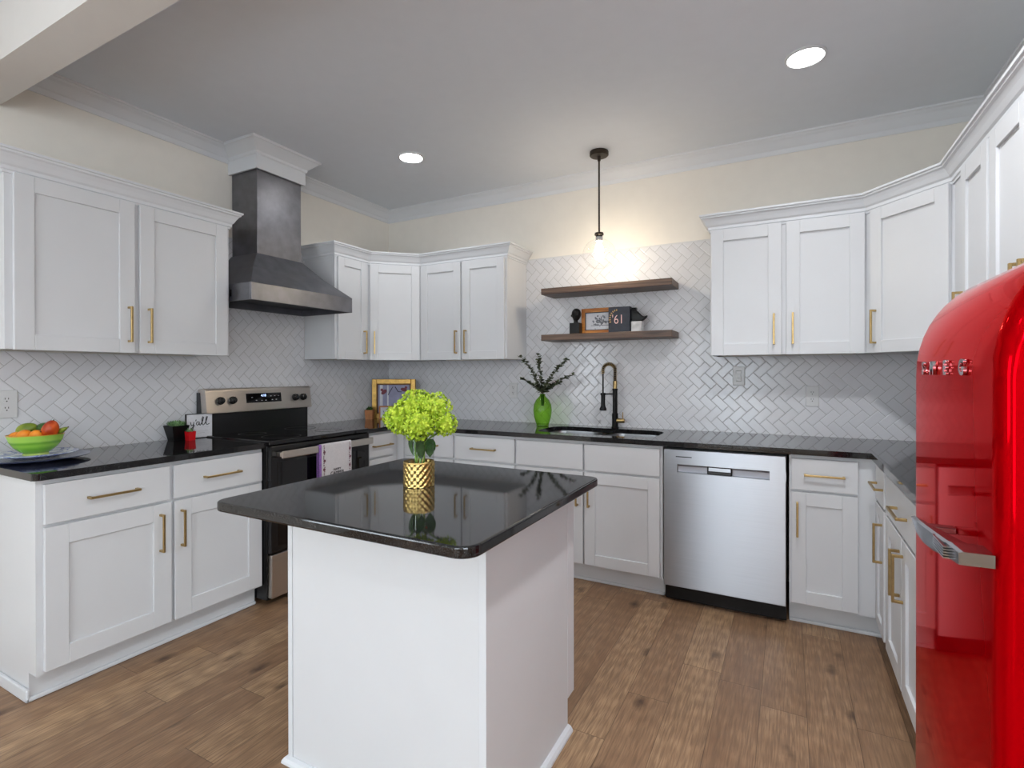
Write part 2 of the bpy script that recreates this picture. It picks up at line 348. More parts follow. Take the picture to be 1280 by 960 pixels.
def ellipsoid(bm, c, rx, ry, rz, mtx=None, u=20, v=14, taper=0.0):
    r = bmesh.ops.create_uvsphere(bm, u_segments=u, v_segments=v, radius=1.0)
    for q in r['verts']:
        t = 1-taper*q.co.z
        q.co = Vector((q.co.x*rx*t, q.co.y*ry*t, q.co.z*rz))
    if mtx is not None: bmesh.ops.transform(bm, matrix=mtx, verts=r['verts'])
    bmesh.ops.translate(bm, vec=c, verts=r['verts']); return r['verts']
def empty(name, label, cat, x=0, y=0, z=0, rz=0, group=None):
    o = bpy.data.objects.new(name, None); COL.objects.link(o); o.empty_display_size = 0.05
    o.location = (x, y, z); o.rotation_euler = (0, 0, rz)
    XF[o.name] = Matrix.Translation((x, y, z)) @ Matrix.Rotation(rz, 4, 'Z')
    o['label'] = label; o['category'] = cat
    if group: o['group'] = group
    return o
def obj(name, bm, mt, parent=None, world=False, smooth=False, label=None, cat=None, group=None, kind=None, angle=None):
    if world and parent is not None:
        bmesh.ops.transform(bm, matrix=XF[parent.name].inverted(), verts=bm.verts)
    me = bpy.data.meshes.new(name)
    if smooth:
        for f in bm.faces: f.smooth = True
    bm.to_mesh(me); bm.free()
    if smooth:
        try: me.set_sharp_from_angle(angle=math.radians(angle or 40))
        except Exception: pass
    o = bpy.data.objects.new(name, me); COL.objects.link(o); me.materials.append(mt if not isinstance(mt, str) else M[mt])
    if parent is not None:
        o.parent = parent
        XF[o.name] = XF.get(parent.name, Matrix.Identity(4))
    if label: o['label'] = label
    if cat: o['category'] = cat
    if group: o['group'] = group
    if kind: o['kind'] = kind
    return o
def B(): return bmesh.new()
def simple(name, fn, mt, parent=None, **kw):
    bm = B(); fn(bm); return obj(name, bm, mt, parent, **kw)
def struct(name, fn, mt, **kw): return simple(name, fn, mt, kind='structure', **kw)
def text_bm(s, size, depth=0.001, shear=0.0, align='CENTER', sx=1.0, bold=0.0):
    cu = bpy.data.curves.new('lettering', 'FONT'); cu.body = s; cu.size = size; cu.extrude = depth; cu.shear = shear
    cu.align_x = align; cu.align_y = 'CENTER'; cu.offset = bold
    ob = bpy.data.objects.new('lettering', cu); COL.objects.link(ob)
    dg = bpy.context.evaluated_depsgraph_get(); me = bpy.data.meshes.new_from_object(ob.evaluated_get(dg))
    bm = bmesh.new(); bm.from_mesh(me); bpy.data.objects.remove(ob); bpy.data.curves.remove(cu); bpy.data.meshes.remove(me)
    bmesh.ops.scale(bm, vec=(sx, 1, 1), verts=bm.verts)
    return bm                                         # lies in the xy plane, facing +z
FACE = Matrix.Rotation(PI/2, 4, 'X')                  # stands text up so that it faces -y
def strokes(bm, lines, y, r):
    """flat-ish pen strokes in the local xz plane"""
    for ln in lines: tube(bm, [(p[0], y, p[1]) for p in ln], r, 5)

# profile sweep along an xy polyline. profile: (offset to the right of travel, z)
def sweep(bm, path, prof, i0=0, i1=None, closed=False):
    n = len(path); P = [Vector((p[0], p[1])) for p in path]; offs = []
    for i in range(n):
        a = P[i]-P[i-1] if (i > 0 or closed) else None; b = P[(i+1)%n]-P[i] if (i < n-1 or closed) else None
        if a is None: a = b
        if b is None: b = a
        a = a.normalized(); b = b.normalized(); na = Vector((a.y, -a.x)); nb = Vector((b.y, -b.x))
        mm = (na+nb); mm = mm/max(mm.length_squared, 1e-6)*2
        offs.append(mm/ (1 if True else 1))
    i1 = n-1 if i1 is None else i1
    rings = []
    idx = list(range(i0, i1+1))
    for i in idx: rings.append([bm.verts.new((P[i].x+offs[i].x*o, P[i].y+offs[i].y*o, z)) for o, z in prof])
    k = len(prof)
    pairs = list(zip(rings, rings[1:]))
    if closed and i0 == 0 and i1 == n-1: pairs.append((rings[-1], rings[0]))
    for A, C in pairs:
        for j in range(k): bm.faces.new((A[j], C[j], C[(j+1)%k], A[(j+1)%k]))
    if not closed: bm.faces.new(rings[0][::-1]); bm.faces.new(rings[-1])
    bmesh.ops.recalc_face_normals(bm, faces=bm.faces)

# ------------------------------------------------------------------ the setting
WL, WB, WR, CEIL = -3.21, 3.644, 0.979, 2.754
RX1, RY0 = 2.62, -3.7                                   # rest of the room behind the camera
HB0, HB1, HBZ = 0.857, 1.0, 2.53                        # header beam
struct('floor', lambda b: box(b, -3.5, 2.8, RY0-0.2, 3.85, -0.06, 0.0), 'floor')
struct('ceiling', lambda b: box(b, -3.5, 2.8, RY0-0.2, 3.85, CEIL, CEIL+0.1), 'ceiling')
def wall_with_holes(b, ax, c0, c1, a0, a1, holes, z1=CEIL):
    """wall slab along an axis between a0..a1 with rectangular openings (a, b, z0, z1)"""
    def put(p0, p1, z0, zz):
        if p1-p0 < 1e-4 or zz-z0 < 1e-4: return
        if ax == 'x': box(b, p0, p1, c0, c1, z0, zz)
        else: box(b, c0, c1, p0, p1, z0, zz)
    cur = a0
    for h0, h1, z0, zz in sorted(holes):
        put(cur, h0, 0, z1); put(h0, h1, 0, z0); put(h0, h1, zz, z1); cur = h1
    put(cur, a1, 0, z1)
struct('wall_left', lambda b: wall_with_holes(b, 'y', WL-0.15, WL, RY0-0.2, WB+0.15, [(-2.5, -0.9, 0.8, 2.1)]), 'wall')
struct('wall_back', lambda b: box(b, WL, WR+0.15, WB, WB+0.15, 0, CEIL), 'wall')
struct('wall_right', lambda b: box(b, WR, WR+0.15, 0.75, WB, 0, CEIL), 'wall')
struct('wall_front', lambda b: wall_with_holes(b, 'x', RY0-0.15, RY0, WL, RX1+0.15, [(-1.78, -0.42, 0.03, 2.13)]), 'wall')
struct('wall_side', lambda b: wall_with_holes(b, 'y', RX1, RX1+0.15, RY0, 0.75, [(-2.9, -0.9, 0.7, 2.2)]), 'wall')
struct('wall_return', lambda b: box(b, WR+0.15, RX1+0.15, 0.75, 0.9, 0, CEIL), 'wall')
struct('trim_1', lambda b: box(b, WL, WR, HB0, HB1, HBZ, CEIL), 'beam')
# windows and patio door behind the camera
def window(name, ax, c, a0, a1, z0, z1, nx, nz):
    def fr(b):
        def bar(p0, p1, q0, q1, d=0.03):
            if ax == 'x': box(b, p0, p1, c-d, c+d, q0, q1, 0.003)
            else: box(b, c-d, c+d, p0, p1, q0, q1, 0.003)
        w = 0.05
        bar(a0, a1, z0, z0+w); bar(a0, a1, z1-w, z1); bar(a0, a0+w, z0+w, z1-w); bar(a1-w, a1, z0+w, z1-w)
        for k in range(1, nx): x = a0+(a1-a0)*k/nx; bar(x-0.015, x+0.015, z0+w, z1-w, 0.015)
        for k in range(1, nz): z = z0+(z1-z0)*k/nz; bar(a0+w, a1-w, z-0.012, z+0.012, 0.012)
    o = struct(name, fr, 'trim')
    def pn(b):
        if ax == 'x': box(b, a0+0.03, a1-0.03, c-0.002, c+0.002, z0+0.03, z1-0.03)
        else: box(b, c-0.002, c+0.002, a0+0.03, a1-0.03, z0+0.03, z1-0.03)
    simple('pane', pn, 'pane', o)
window('door_1', 'x', RY0-0.08, -1.78, -0.42, 0.03, 2.13, 2, 1)
window('window_1', 'y', RX1+0.08, -2.9, -0.9, 0.7, 2.2, 3, 2)
window('window_2', 'y', WL-0.08, -2.5, -0.9, 0.8, 2.1, 2, 2)
# backsplash slabs
def splash_left(b):
    box(b, WL, WL+0.01, 0.90, 1.90, 0.912, 1.402); box(b, WL, WL+0.01, 1.90, 2.70, 0.60, 2.172); box(b, WL, WL+0.01, 2.70, 3.634, 0.912, 1.402)
struct('trim_2', splash_left, 'tile_left')
def splash_back(b):
    box(b, WL+0.01, -1.807, WB-0.01, WB, 0.912, 1.402); box(b, -1.807, -0.414, WB-0.01, WB, 0.912, 2.172); box(b, -0.414, WR, WB-0.01, WB, 0.912, 1.402)
struct('trim_3', splash_back, 'tile_back')
struct('trim_4', lambda b: (box(b, -1.807, -0.414, WB-0.013, WB, 2.172, 2.180), box(b, WL, WL+0.013, 1.90, 2.70, 2.172, 2.180)), 'cream_plastic')
# ceiling crown: left wall, around the hood boxing, back wall, right wall
CP = [(0.0, CEIL-0.098), (0.006, CEIL-0.098), (0.010, CEIL-0.088), (0.014, CEIL-0.072), (0.020, CEIL-0.066), (0.030, CEIL-0.052), (0.046, CEIL-0.030),
      (0.060, CEIL-0.020), (0.066, CEIL-0.012), (0.074, CEIL-0.010), (0.076, CEIL), (0.0, CEIL)]
HX, HY0, HY1 = -2.93, 2.113, 2.482                       # hood boxing
CPB = [(0.0, 2.585), (0.014, 2.585), (0.014, 2.668), (0.022, 2.676), (0.024, 2.690), (0.078, 2.738), (0.086, 2.740), (0.088, CEIL), (0.0, CEIL)]
struct('trim_5', lambda b: sweep(b, [(WL, HB1), (WL, HY0)], CP), 'trim')
struct('trim_6', lambda b: sweep(b, [(WL, HY1), (WL, WB), (WR, WB), (WR, 0.75)], CP), 'trim')
def hoodbox(b):
    sweep(b, [(WL, HY0+0.012), (HX-0.012, HY0+0.012), (HX-0.012, HY1-0.012), (WL, HY1-0.012)], CPB)
struct('trim_7', hoodbox, 'trim')
# ------------------------------------------------------------------ cabinets
def pull(parent, mode, x, z, L=0.19, y=0.0, rw=0.0045):
    """square bar pull with two posts on a face at local y (front is -y)"""
    def f(b):
        st = 0.026
        if mode == 'h':
            box(b, x-L/2, x+L/2, y-st-0.009, y-st, z-0.005, z+0.005, 0.0012)
            for s in (-1, 1): box(b, x+s*(L/2-0.005)-0.005, x+s*(L/2-0.005)+0.005, y-st, y, z-0.005, z+0.005, 0.0008)
        else:
            box(b, x-0.005, x+0.005, y-st-0.009, y-st, z-L/2, z+L/2, 0.0012)
            for s in (-1, 1): box(b, x-0.005, x+0.005, y-st, y, z+s*(L/2-0.005)-0.005, z+s*(L/2-0.005)+0.005, 0.0008)
    return simple('handle', f, 'brass', parent, label='brushed brass bar pull')
def door(parent, x0, x1, z0, z1, yf, stile=0.068, hx=None, hz=None, L=0.175, name='door'):
    """shaker door; its front face at local y = yf - 0.02"""
    t = 0.02
    def f(b):
        y0, y1 = yf-t, yf
        box(b, x0, x0+stile, y0, y1, z0, z1, 0.0016); box(b, x1-stile, x1, y0, y1, z0, z1, 0.0016)
        box(b, x0+stile, x1-stile, y0, y1, z1-stile, z1, 0.0016); box(b, x0+stile, x1-stile, y0, y1, z0, z0+stile, 0.0016)
        box(b, x0+stile-0.004, x1-stile+0.004, y0+0.010, y1-0.002, z0+stile-0.004, z1-stile+0.004)
    d = simple(name, f, 'cab', parent)
    if hx is not None: pull(d, 'v', hx, hz, L, yf-t)
    return d
def drawer(parent, x0, x1, z0, z1, yf, handle=True, L=0.19, hx=None, name='drawer'):
    t = 0.02
    d = simple(name, lambda b: box(b, x0, x1, yf-t, yf, z0, z1, 0.0022, 2), 'cab', parent)
    if handle: pull(d, 'h', (x0+x1)/2 if hx is None else hx, (z0+z1)/2, L, yf-t)
    return d
ZU0, ZU1, ZUC = 1.402, 2.160, 2.238
UD = 0.300                                              # upper carcass depth (frame face), door 20 mm proud
# crown of the wall cabinets
UCP = [(0.0, 2.140), (0.006, 2.140), (0.007, 2.150), (0.012, 2.154), (0.013, 2.168), (0.020, 2.176), (0.030, 2.196), (0.040, 2.212), (0.048, 2.218), (0.049, 2.226), (0.056, 2.228), (0.057, ZUC), (0.0, ZUC)]
def upper_box(parent, w, depth=UD):
    def f(b):
        box(b, 0, 0.018, 0, depth, ZU0, ZU1); box(b, w-0.018, w, 0, depth, ZU0, ZU1)
        box(b, 0.018, w-0.018, 0, depth, ZU0+0.008, ZU0+0.024); box(b, 0.018, w-0.018, 0.012, depth, ZU1-0.016, ZU1)
        box(b, 0.018, w-0.018, depth-0.008, depth, ZU0+0.024, ZU1-0.016)
        box(b, 0, w, -0.02, 0, ZU0, ZU1, 0.0012)
    return simple('carcass', f, 'cab', parent)
# left wall: theta = 90 deg, local x = world Y, local -y = world +X
FX = -3.2+0.314                                         # face-frame plane of left uppers (world X)
def left_cab(name, label, cat, y0, group=None, fx=FX): return empty(name, label, cat, fx-0.02, y0, 0, PI/2, group)
UP = 'white wall cabinets with brass pulls'
c = left_cab('wall_cabinet', 'white two-door wall cabinet left of the dark range hood', 'cabinet', 0.915, UP)
upper_box(c, 0.985, 0.314-0.02)
door(c, 0.026, 0.484, ZU0-0.002, 2.146, -0.02, hx=0.454, hz=1.540)
door(c, 0.506, 0.966, ZU0-0.002, 2.146, -0.02, hx=0.544, hz=1.540)
bm = B(); sweep(bm, [(WL+0.01, 0.915), (FX, 0.915), (FX, 1.900), (WL+0.01, 1.900)][::1], UCP)
obj('crown_molding', bm, 'trim', c, world=True)
# note: travel direction keeps the room on the right-hand side of the path
# corner group: left single, diagonal, back double
YL0, YC, XC, XS = 2.702, WB-0.01-0.592, -3.2+0.609, -1.807
FYB = 3.634-0.314
cpath = [(WL+0.01, YL0), (FX, YL0), (FX, YC), (XC, FYB), (XS, FYB), (XS, 3.634)]
c1 = left_cab('wall_cabinet', 'narrow single-door white wall cabinet directly right of the range hood', 'cabinet', YL0, UP)
w1_ = YC-YL0
upper_box(c1, w1_, 0.294)
door(c1, 0.018, w1_-0.034, ZU0-0.002, 2.146, -0.02, hx=w1_-0.070, hz=1.535, stile=0.06)
bm = B(); sweep(bm, cpath, UCP, 0, 2); obj('crown_molding', bm, 'trim', c1, world=True)
def diag_cab(label, path_pts, face_a, face_b, hside, segs, cp, dx=None):
    a = Vector(face_a); b_ = Vector(face_b); w = (b_-a).length; th = math.atan2(b_.y-a.y, b_.x-a.x)
    e = empty('corner_wall_cabinet', label, 'cabinet', a.x, a.y, 0, th, UP)
    bm = B(); prism(bm, path_pts, ZU0, ZU1); obj('carcass', bm, 'cab', e, world=True)
    x0, x1 = (0.012 if dx is None else dx), w-0.012
    door(e, x0, x1, ZU0-0.002, 2.146, 0.0, hx=(x0+0.034 if hside == 'l' else x1-0.034), hz=1.535, stile=0.064)
    bm = B(); sweep(bm, cp, UCP, *segs); obj('crown_molding', bm, 'trim', e, world=True)
    return e
diag_cab('single-door white wall cabinet set diagonally across the left corner', [(-3.2, YC), (FX, YC), (XC, FYB), (XC, 3.634), (-3.2, 3.634)], (FX, YC), (XC, FYB), 'l', (2, 3), cpath)
c2 = empty('wall_cabinet', 'white two-door wall cabinet on the back wall, left of the floating shelves', 'cabinet', XC, FYB+0.02, 0, 0, UP)
w2_ = XS-XC
upper_box(c2, w2_, 0.294)
door(c2, 0.012, 0.388, ZU0-0.002, 2.146, -0.02, hx=0.356, hz=1.535, stile=0.064)
door(c2, 0.408, w2_-0.016, ZU0-0.002, 2.146, -0.02, hx=0.442, hz=1.535, stile=0.064)
bm = B(); sweep(bm, cpath, UCP, 3, 5); obj('crown_molding', bm, 'trim', c2, world=True)
# right group
XR1, XR2, YR2, FXR = -0.414, 0.969-0.603, 3.634-0.66, 0.969-0.314
YRa, YRb = 2.457, 1.745
rpath = [(XR1, 3.634), (XR1, FYB), (XR2, FYB), (FXR, YR2), (FXR, YRa), (FXR, YRb), (0.969, YRb)]
c3 = empty('wall_cabinet', 'white two-door wall cabinet on the back wall, right of the floating shelves', 'cabinet', XR1, FYB+0.02, 0, 0, UP)
w3_ = XR2-XR1
upper_box(c3, w3_, 0.294)
door(c3, 0.006, 0.380, ZU0-0.002, 2.146, -0.02, hx=0.342, hz=1.545, stile=0.068)
door(c3, 0.403, w3_-0.008, ZU0-0.002, 2.146, -0.02, hx=0.436, hz=1.545, stile=0.068)
bm = B(); sweep(bm, rpath, UCP, 0, 2); obj('crown_molding', bm, 'trim', c3, world=True)
diag_cab('single-door white wall cabinet set diagonally across the right corner', [(XR2, FYB), (FXR, YR2), (0.969, YR2), (0.969, 3.634), (XR2, 3.634)], (XR2, FYB), (FXR, YR2), 'l', (2, 3), rpath, 0.040)
def right_cab(name, label, y1, fx=FXR, group=UP): return empty(name, label, 'cabinet', fx+0.02, y1, 0, -PI/2, group)
c4 = right_cab('wall_cabinet', 'narrow single-door white wall cabinet on the right wall beside the diagonal corner one', YR2)
w4_ = YR2-YRa; upper_box(c4, w4_, 0.294)
door(c4, 0.174, w4_-0.018, ZU0-0.002, 2.146, -0.02, hx=0.208, hz=1.545)
bm = B(); sweep(bm, rpath, UCP, 3, 4); obj('crown_molding', bm, 'trim', c4, world=True)
c5 = right_cab('wall_cabinet', 'white two-door wall cabinet on the right wall above the red refrigerator', YRa)
w5_ = YRa-YRb; upper_box(c5, w5_, 0.294)
door(c5, 0.010, w5_/2-0.006, ZU0-0.002, 2.146, -0.02, hx=w5_/2-0.040, hz=1.548)
door(c5, w5_/2+0.006, w5_-0.010, ZU0-0.002, 2.146, -0.02, hx=w5_/2+0.030, hz=1.548)
bm = B(); sweep(bm, rpath, UCP, 4, 6); obj('crown_molding', bm, 'trim', c5, world=True)

# base cabinets. front plane of face frame at local y=0, doors 20 mm proud, toe board recessed 60 mm
ZB0, ZB1, TOE = 0.112, 0.8825, 0.062
def base_box(parent, w, depth=0.60, ends=(True, True), shoe=True, z1=ZB1, sx=(0, 0), back=True):
    def f(b):
        box(b, 0, 0.018, 0.02, depth, 0.0, z1) if False else None
        for (a0, a1) in ((0, 0.018), (w-0.018, w)):
            box(b, a0, a1, 0.0, depth, ZB0, z1); box(b, a0, a1, TOE, depth, 0, ZB0)
        box(b, 0.018, w-0.018, 0.02, depth, ZB0, ZB0+0.016)
        if back: box(b, 0.018, w-0.018, depth-0.008, depth, ZB0+0.016, z1)
        box(b, 0.018, w-0.018, 0.0, 0.018, ZB0, z1)
        box(b, 0.018, w-0.018, TOE, TOE+0.014, 0, ZB0)
    o = simple('carcass', f, 'cab', parent)
    if shoe: simple('toe_molding', lambda b: (box(b, sx[0], w+sx[1], TOE-0.014, TOE, 0, 0.018, 0.005, 2)), 'trim', parent)
    return o
BA = 'white base cabinets with brass pulls'
ZD0, ZD1, ZR0, ZR1 = 0.124, 0.690, 0.703, 0.862
FXL = -2.595                                            # face-frame plane of left base run
# left run (local x = world Y)
e = empty('base_cabinet', 'white base cabinet with two drawers over two doors, left of the range', 'cabinet', FXL, 0.912, 0, PI/2, BA)
w = 0.985; base_box(e, w, 0.604, sx=(-0.014, 0))
drawer(e, 0.022, 0.490, ZR0, ZR1, 0); drawer(e, 0.509, w-0.010, ZR0, ZR1, 0)
door(e, 0.022, 0.496, ZD0, ZD1, 0, stile=0.078, hx=0.446, hz=0.558); door(e, 0.511, w-0.012, ZD0, ZD1, 0, stile=0.078, hx=0.541, hz=0.558)
simple('shoe_molding', lambda b: box(b, -0.014, 0.0, TOE-0.014, 0.604, 0, 0.05, 0.005, 2), 'trim', e)
# left run after the range
e = empty('base_cabinet', 'narrow white drawer cabinet between the range and the left corner', 'cabinet', FXL, 2.680, 0, PI/2, BA)
w = 0.351; base_box(e, w, 0.604)
drawer(e, 0.042, 0.286, ZR0, ZR1, 0); drawer(e, 0.042, 0.286, ZR0-0.180, ZR0-0.014, 0); door(e, 0.042, 0.286, ZD0, ZR0-0.194, 0, stile=0.06)
# back run (local x = world X)
FYF = 3.032
e = empty('corner_base_cabinet', 'white corner base cabinet seen through the gold vase on the island', 'cabinet', FXL+0.002, FYF, 0, 0, BA)
w = -2.066-(FXL+0.002); base_box(e, w, 0.602)
drawer(e, 0.095, w-0.010, ZR0, ZR1, 0, hx=0.30); door(e, 0.095, w-0.010, ZD0, ZD1, 0, hx=w-0.045, hz=0.56)
e = empty('base_cabinet', 'white one-drawer base cabinet just left of the sink cabinet', 'cabinet', -2.064, FYF, 0, 0, BA)
w = 0.482; base_box(e, w, 0.602)
drawer(e, 0.010, w-0.006, ZR0, ZR1, 0); door(e, 0.010, w-0.006, ZD0, ZD1, 0, hx=w-0.04, hz=0.56)
e = empty('sink_base_cabinet', 'white sink base cabinet with two false fronts, left of the dishwasher', 'cabinet', -1.580, FYF, 0, 0, BA)
w = 0.945; base_box(e, w, 0.602, back=False)
drawer(e, 0.006, 0.466, ZR0, ZR1, 0, handle=False, name='false_front'); drawer(e, 0.478, w-0.014, ZR0, ZR1, 0, handle=False, name='false_front')
door(e, 0.006, 0.466, ZD0, ZD1, 0, hx=0.432, hz=0.57); door(e, 0.476, w-0.014, ZD0, ZD1, 0, hx=0.508, hz=0.57)
e = empty('base_cabinet', 'white base cabinet with one drawer and one door, right of the dishwasher', 'cabinet', 0.004, FYF, 0, 0, BA)
w = 0.375-0.004; base_box(e, w, 0.602, sx=(0, 0.062))
simple('toe_return', lambda b: box(b, w, w+0.075, TOE, TOE+0.014, 0, ZB0), 'cab', e)
drawer(e, 0.010, 0.296, ZR0, ZR1, 0, L=0.175); door(e, 0.010, 0.296, ZD0, ZD1, 0, hx=0.036, hz=0.555, stile=0.066)
# right run (local x = -world Y)
FXRB = 0.385
e = empty('corner_base_cabinet', 'narrow white corner cabinet with one drawer at the right inner corner', 'cabinet', FXRB, 3.030, 0, -PI/2, BA)
w = 3.030-2.716; base_box(e, w, 0.58, sx=(0.05, 0))
drawer(e, 0.045, w-0.030, ZR0, ZR1, 0, hx=0.180, L=0.185); door(e, 0.045, w-0.030, ZD0, ZD1, 0, hx=0.240, hz=0.54, stile=0.05)
e = empty('base_cabinet', 'white base cabinet with a wide drawer and paired doors beside the red refrigerator', 'cabinet', FXRB, 2.714, 0, -PI/2, BA)
w = 2.714-1.965; base_box(e, w, 0.58)
drawer(e, 0.022, w-0.020, ZR0, ZR1, 0, hx=0.380, L=0.195)
door(e, 0.022, 0.362, ZD0, ZD1, 0, hx=0.334, hz=0.55); door(e, 0.374, w-0.020, ZD0, ZD1, 0, hx=0.401, hz=0.55)

# ------------------------------------------------------------------ worktops
ZC0, ZC1 = 0.8828, 0.912
def rounded(pts, rads, n=6):
    """round chosen corners of a ccw outline"""
    out = []; N = len(pts)
    for i, p in enumerate(pts):
        r = rads.get(i, 0)
        if not r: out.append(p); continue
        P = Vector(p); A = (Vector(pts[i-1])-P).normalized(); C = (Vector(pts[(i+1)%N])-P).normalized()
        ang = A.angle(C); t = r/math.tan(ang/2); ctr = P+(A+C).normalized()*(r/math.sin(ang/2))
        s = P+A*t-ctr; e_ = P+C*t-ctr; a0 = math.atan2(s.y, s.x); a1 = math.atan2(e_.y, e_.x); da = (a1-a0+PI)%(2*PI)-PI
        for k in range(n+1): a = a0+da*k/n; out.append((ctr.x+r*math.cos(a), ctr.y+r*math.sin(a)))
    return out
CXL, CYB, CXR = -2.556, 2.990, 0.350
bm = B(); prism(bm, rounded([(-3.2, 0.892), (CXL, 0.892), (CXL, 1.899), (-3.2, 1.899)], {1: 0.02}), ZC0, ZC1, 0.003)
obj('worktop', bm, 'granite', label='polished black granite worktop holding the fruit bowl, left of the range', cat='worktop')
SK = rounded([(-1.495, 3.095), (-0.705, 3.095), (-0.705, 3.495), (-1.495, 3.495)], {0: 0.11, 1: 0.11, 2: 0.11, 3: 0.11}, 8)
def slab_with_hole(outline, hole):
    bm = B(); loops = []
    for lp in (outline, hole):
        vs = [bm.verts.new((x, y, ZC1)) for x, y in lp]
        loops.append([bm.edges.new((vs[i], vs[(i+1)%len(vs)])) for i in range(len(vs))])
    bmesh.ops.triangle_fill(bm, use_beauty=True, use_dissolve=False, edges=[e for l in loops for e in l])
    for f in bm.faces:
        if f.normal.z < 0: f.normal_flip()
    r = bmesh.ops.extrude_face_region(bm, geom=list(bm.faces))
    vs = [g_ for g_ in r['geom'] if isinstance(g_, bmesh.types.BMVert)]
    bmesh.ops.translate(bm, vec=(0, 0, -(ZC1-ZC0)), verts=vs)
    bmesh.ops.recalc_face_normals(bm, faces=bm.faces)
    return bm
outl = rounded([(-3.2, 2.676), (CXL, 2.676), (CXL, CYB), (CXR, CYB), (CXR, 1.70), (0.969, 1.70), (0.969, 3.634), (-3.2, 3.634)], {})
obj('worktop', slab_with_hole(outl, SK), 'granite', label='long U-shaped black granite worktop with the sink, along back and right walls', cat='worktop')
# sink: two stainless bowls under the cut-out
e = empty('kitchen_sink', 'undermount double-bowl stainless sink below the black gooseneck faucet', 'sink', -1.1, 3.295, 0.70)
def sinkbody(b):
    for x0, x1 in ((-1.505, -1.120), (-1.085, -0.695)):
        o_ = rounded([(x0, 3.085), (x1, 3.085), (x1, 3.505), (x0, 3.505)], {0: 0.10, 1: 0.10, 2: 0.10, 3: 0.10}, 6)
        cx_, cy_ = (x0+x1)/2, 3.295
        rings = []
        for s, z in ((1.0, 0.8815), (0.985, 0.86), (0.965, 0.72), (0.90, 0.70), (0.12, 0.695)):
            rings.append([b.verts.new((cx_+(x-cx_)*s, cy_+(y-cy_)*s, z)) for x, y in o_])
        for A, C in zip(rings, rings[1:]):
            for i in range(len(A)): b.faces.new((A[i], A[(i+1)%len(A)], C[(i+1)%len(A)], C[i]))
        b.faces.new(rings[-1][::-1])
    box(b, -1.135, -1.070, 3.12, 3.47, 0.862, 0.868)
    bmesh.ops.recalc_face_normals(b, faces=b.faces)
simple('basin', sinkbody, 'sink', e, world=True, smooth=True)
for x in (-1.3125, -0.89): simple('drain', lambda b: lathe(b, [(0.045, 0.698), (0.045, 0.701), (0.03, 0.703), (0.0, 0.703)], x, 3.295, 0, 20), 'chrome', e, world=True)

# ------------------------------------------------------------------ dishwasher
e = empty('dishwasher', 'stainless steel dishwasher with a pocket handle under the back worktop', 'dishwasher', -0.632, 3.0, 0, 0)
simple('body', lambda b: box(b, 0.012, 0.624, 0.03, 0.60, 0.02, 0.872), 'black_matte', e)
def dwdoor(b):
    x0, x1, z0, z1 = 0.008, 0.622, 0.098, 0.868; a0, a1, c0, c1 = 0.082, 0.546, 0.742, 0.784
    box(b, x0, x1, 0.0, 0.03, z0, c0, 0.003, 2); box(b, x0, x1, 0.0, 0.03, c1, z1, 0.003, 2)
    box(b, x0, a0, 0.0, 0.03, c0-0.003, c1+0.003); box(b, a1, x1, 0.0, 0.03, c0-0.003, c1+0.003)
d = simple('door', dwdoor, 'steel', e)
def pocket(b):
    extr(b, [(0.026, 0.739), (0.030, 0.739), (0.030, 0.787), (0.004, 0.787), (0.020, 0.775)], 'x', 0.082, 0.546)
simple('pocket_handle', pocket, 'steel_grey', d, label='recessed grey pocket handle')
simple('badge', lambda b: (box(b, 0.240, 0.366, -0.001, 0.026, 0.741, 0.786, 0.005, 2)), 'black', d, label='black badge frame in the pocket')
simple('badge_face', lambda b: box(b, 0.248, 0.360, -0.002, 0.0, 0.762, 0.781, 0.0005), 'steel', d)
simple('logo', lambda b: box(b, 0.075, 0.160, -0.0008, 0.001, 0.826, 0.831), 'dark_hole', d)
simple('toe_panel', lambda b: box(b, 0.008, 0.624, 0.070, 0.085, 0.0, 0.098), 'black', e, label='black toe panel')

# ------------------------------------------------------------------ range
RY, RW = 1.902, 0.768
e = empty('range', 'stainless and black freestanding electric range below the hood', 'stove', -2.56, RY, 0, PI/2)
# local x: along wall (0..RW), local -y: towards the room. world X = -2.56 - y
simple('body', lambda b: box(b, 0.002, RW-0.002, 0.0, 0.60, 0.03, 0.895, 0.002), 'black', e)
simple('cooktop', lambda b: box(b, -0.002, RW+0.002, -0.030, 0.605, 0.895, 0.921, 0.006, 3), 'black_glass', e, label='black glass cooktop')
for nm, bx, by, br in (('burner', 0.20, 0.13, 0.11), ('burner', 0.20, 0.40, 0.08), ('burner', 0.56, 0.13, 0.085), ('burner', 0.56, 0.40, 0.10)):
    simple(nm, lambda b: (lathe(b, [(br, 0.9208), (br, 0.9216), (br-0.004, 0.9217), (br-0.002, 0.9208)], bx, by, 0, 40, False, False)), 'dark_hole', e)
simple('oven_door', lambda b: (box(b, 0.004, RW-0.004, -0.034, -0.001, 0.295, 0.892, 0.004, 2)), 'black', e, label='black oven door')
od = simple('oven_window', lambda b: box(b, 0.045, RW-0.045, -0.036, -0.033, 0.33, 0.80, 0.001), 'black_glass', e)
simple('storage_drawer', lambda b: box(b, 0.008, RW-0.008, -0.034, -0.001, 0.045, 0.286, 0.004, 2), 'steel_warm', e, label='stainless storage drawer')
def ohandle(b):
    box(b, 0.040, RW-0.012, -0.084, -0.068, 0.822, 0.864, 0.006, 3)
    for x in (0.05, RW-0.05): box(b, x-0.012, x+0.012, -0.070, -0.033, 0.832, 0.858, 0.003)
oh = simple('oven_handle', ohandle, 'steel_warm', e, label='flat stainless oven handle')
def guard(b):
    extr(b, [(0.560, 0.921), (0.615, 0.921), (0.615, 1.195), (0.575, 1.195), (0.560, 1.06)], 'x', 0.012, RW-0.010)
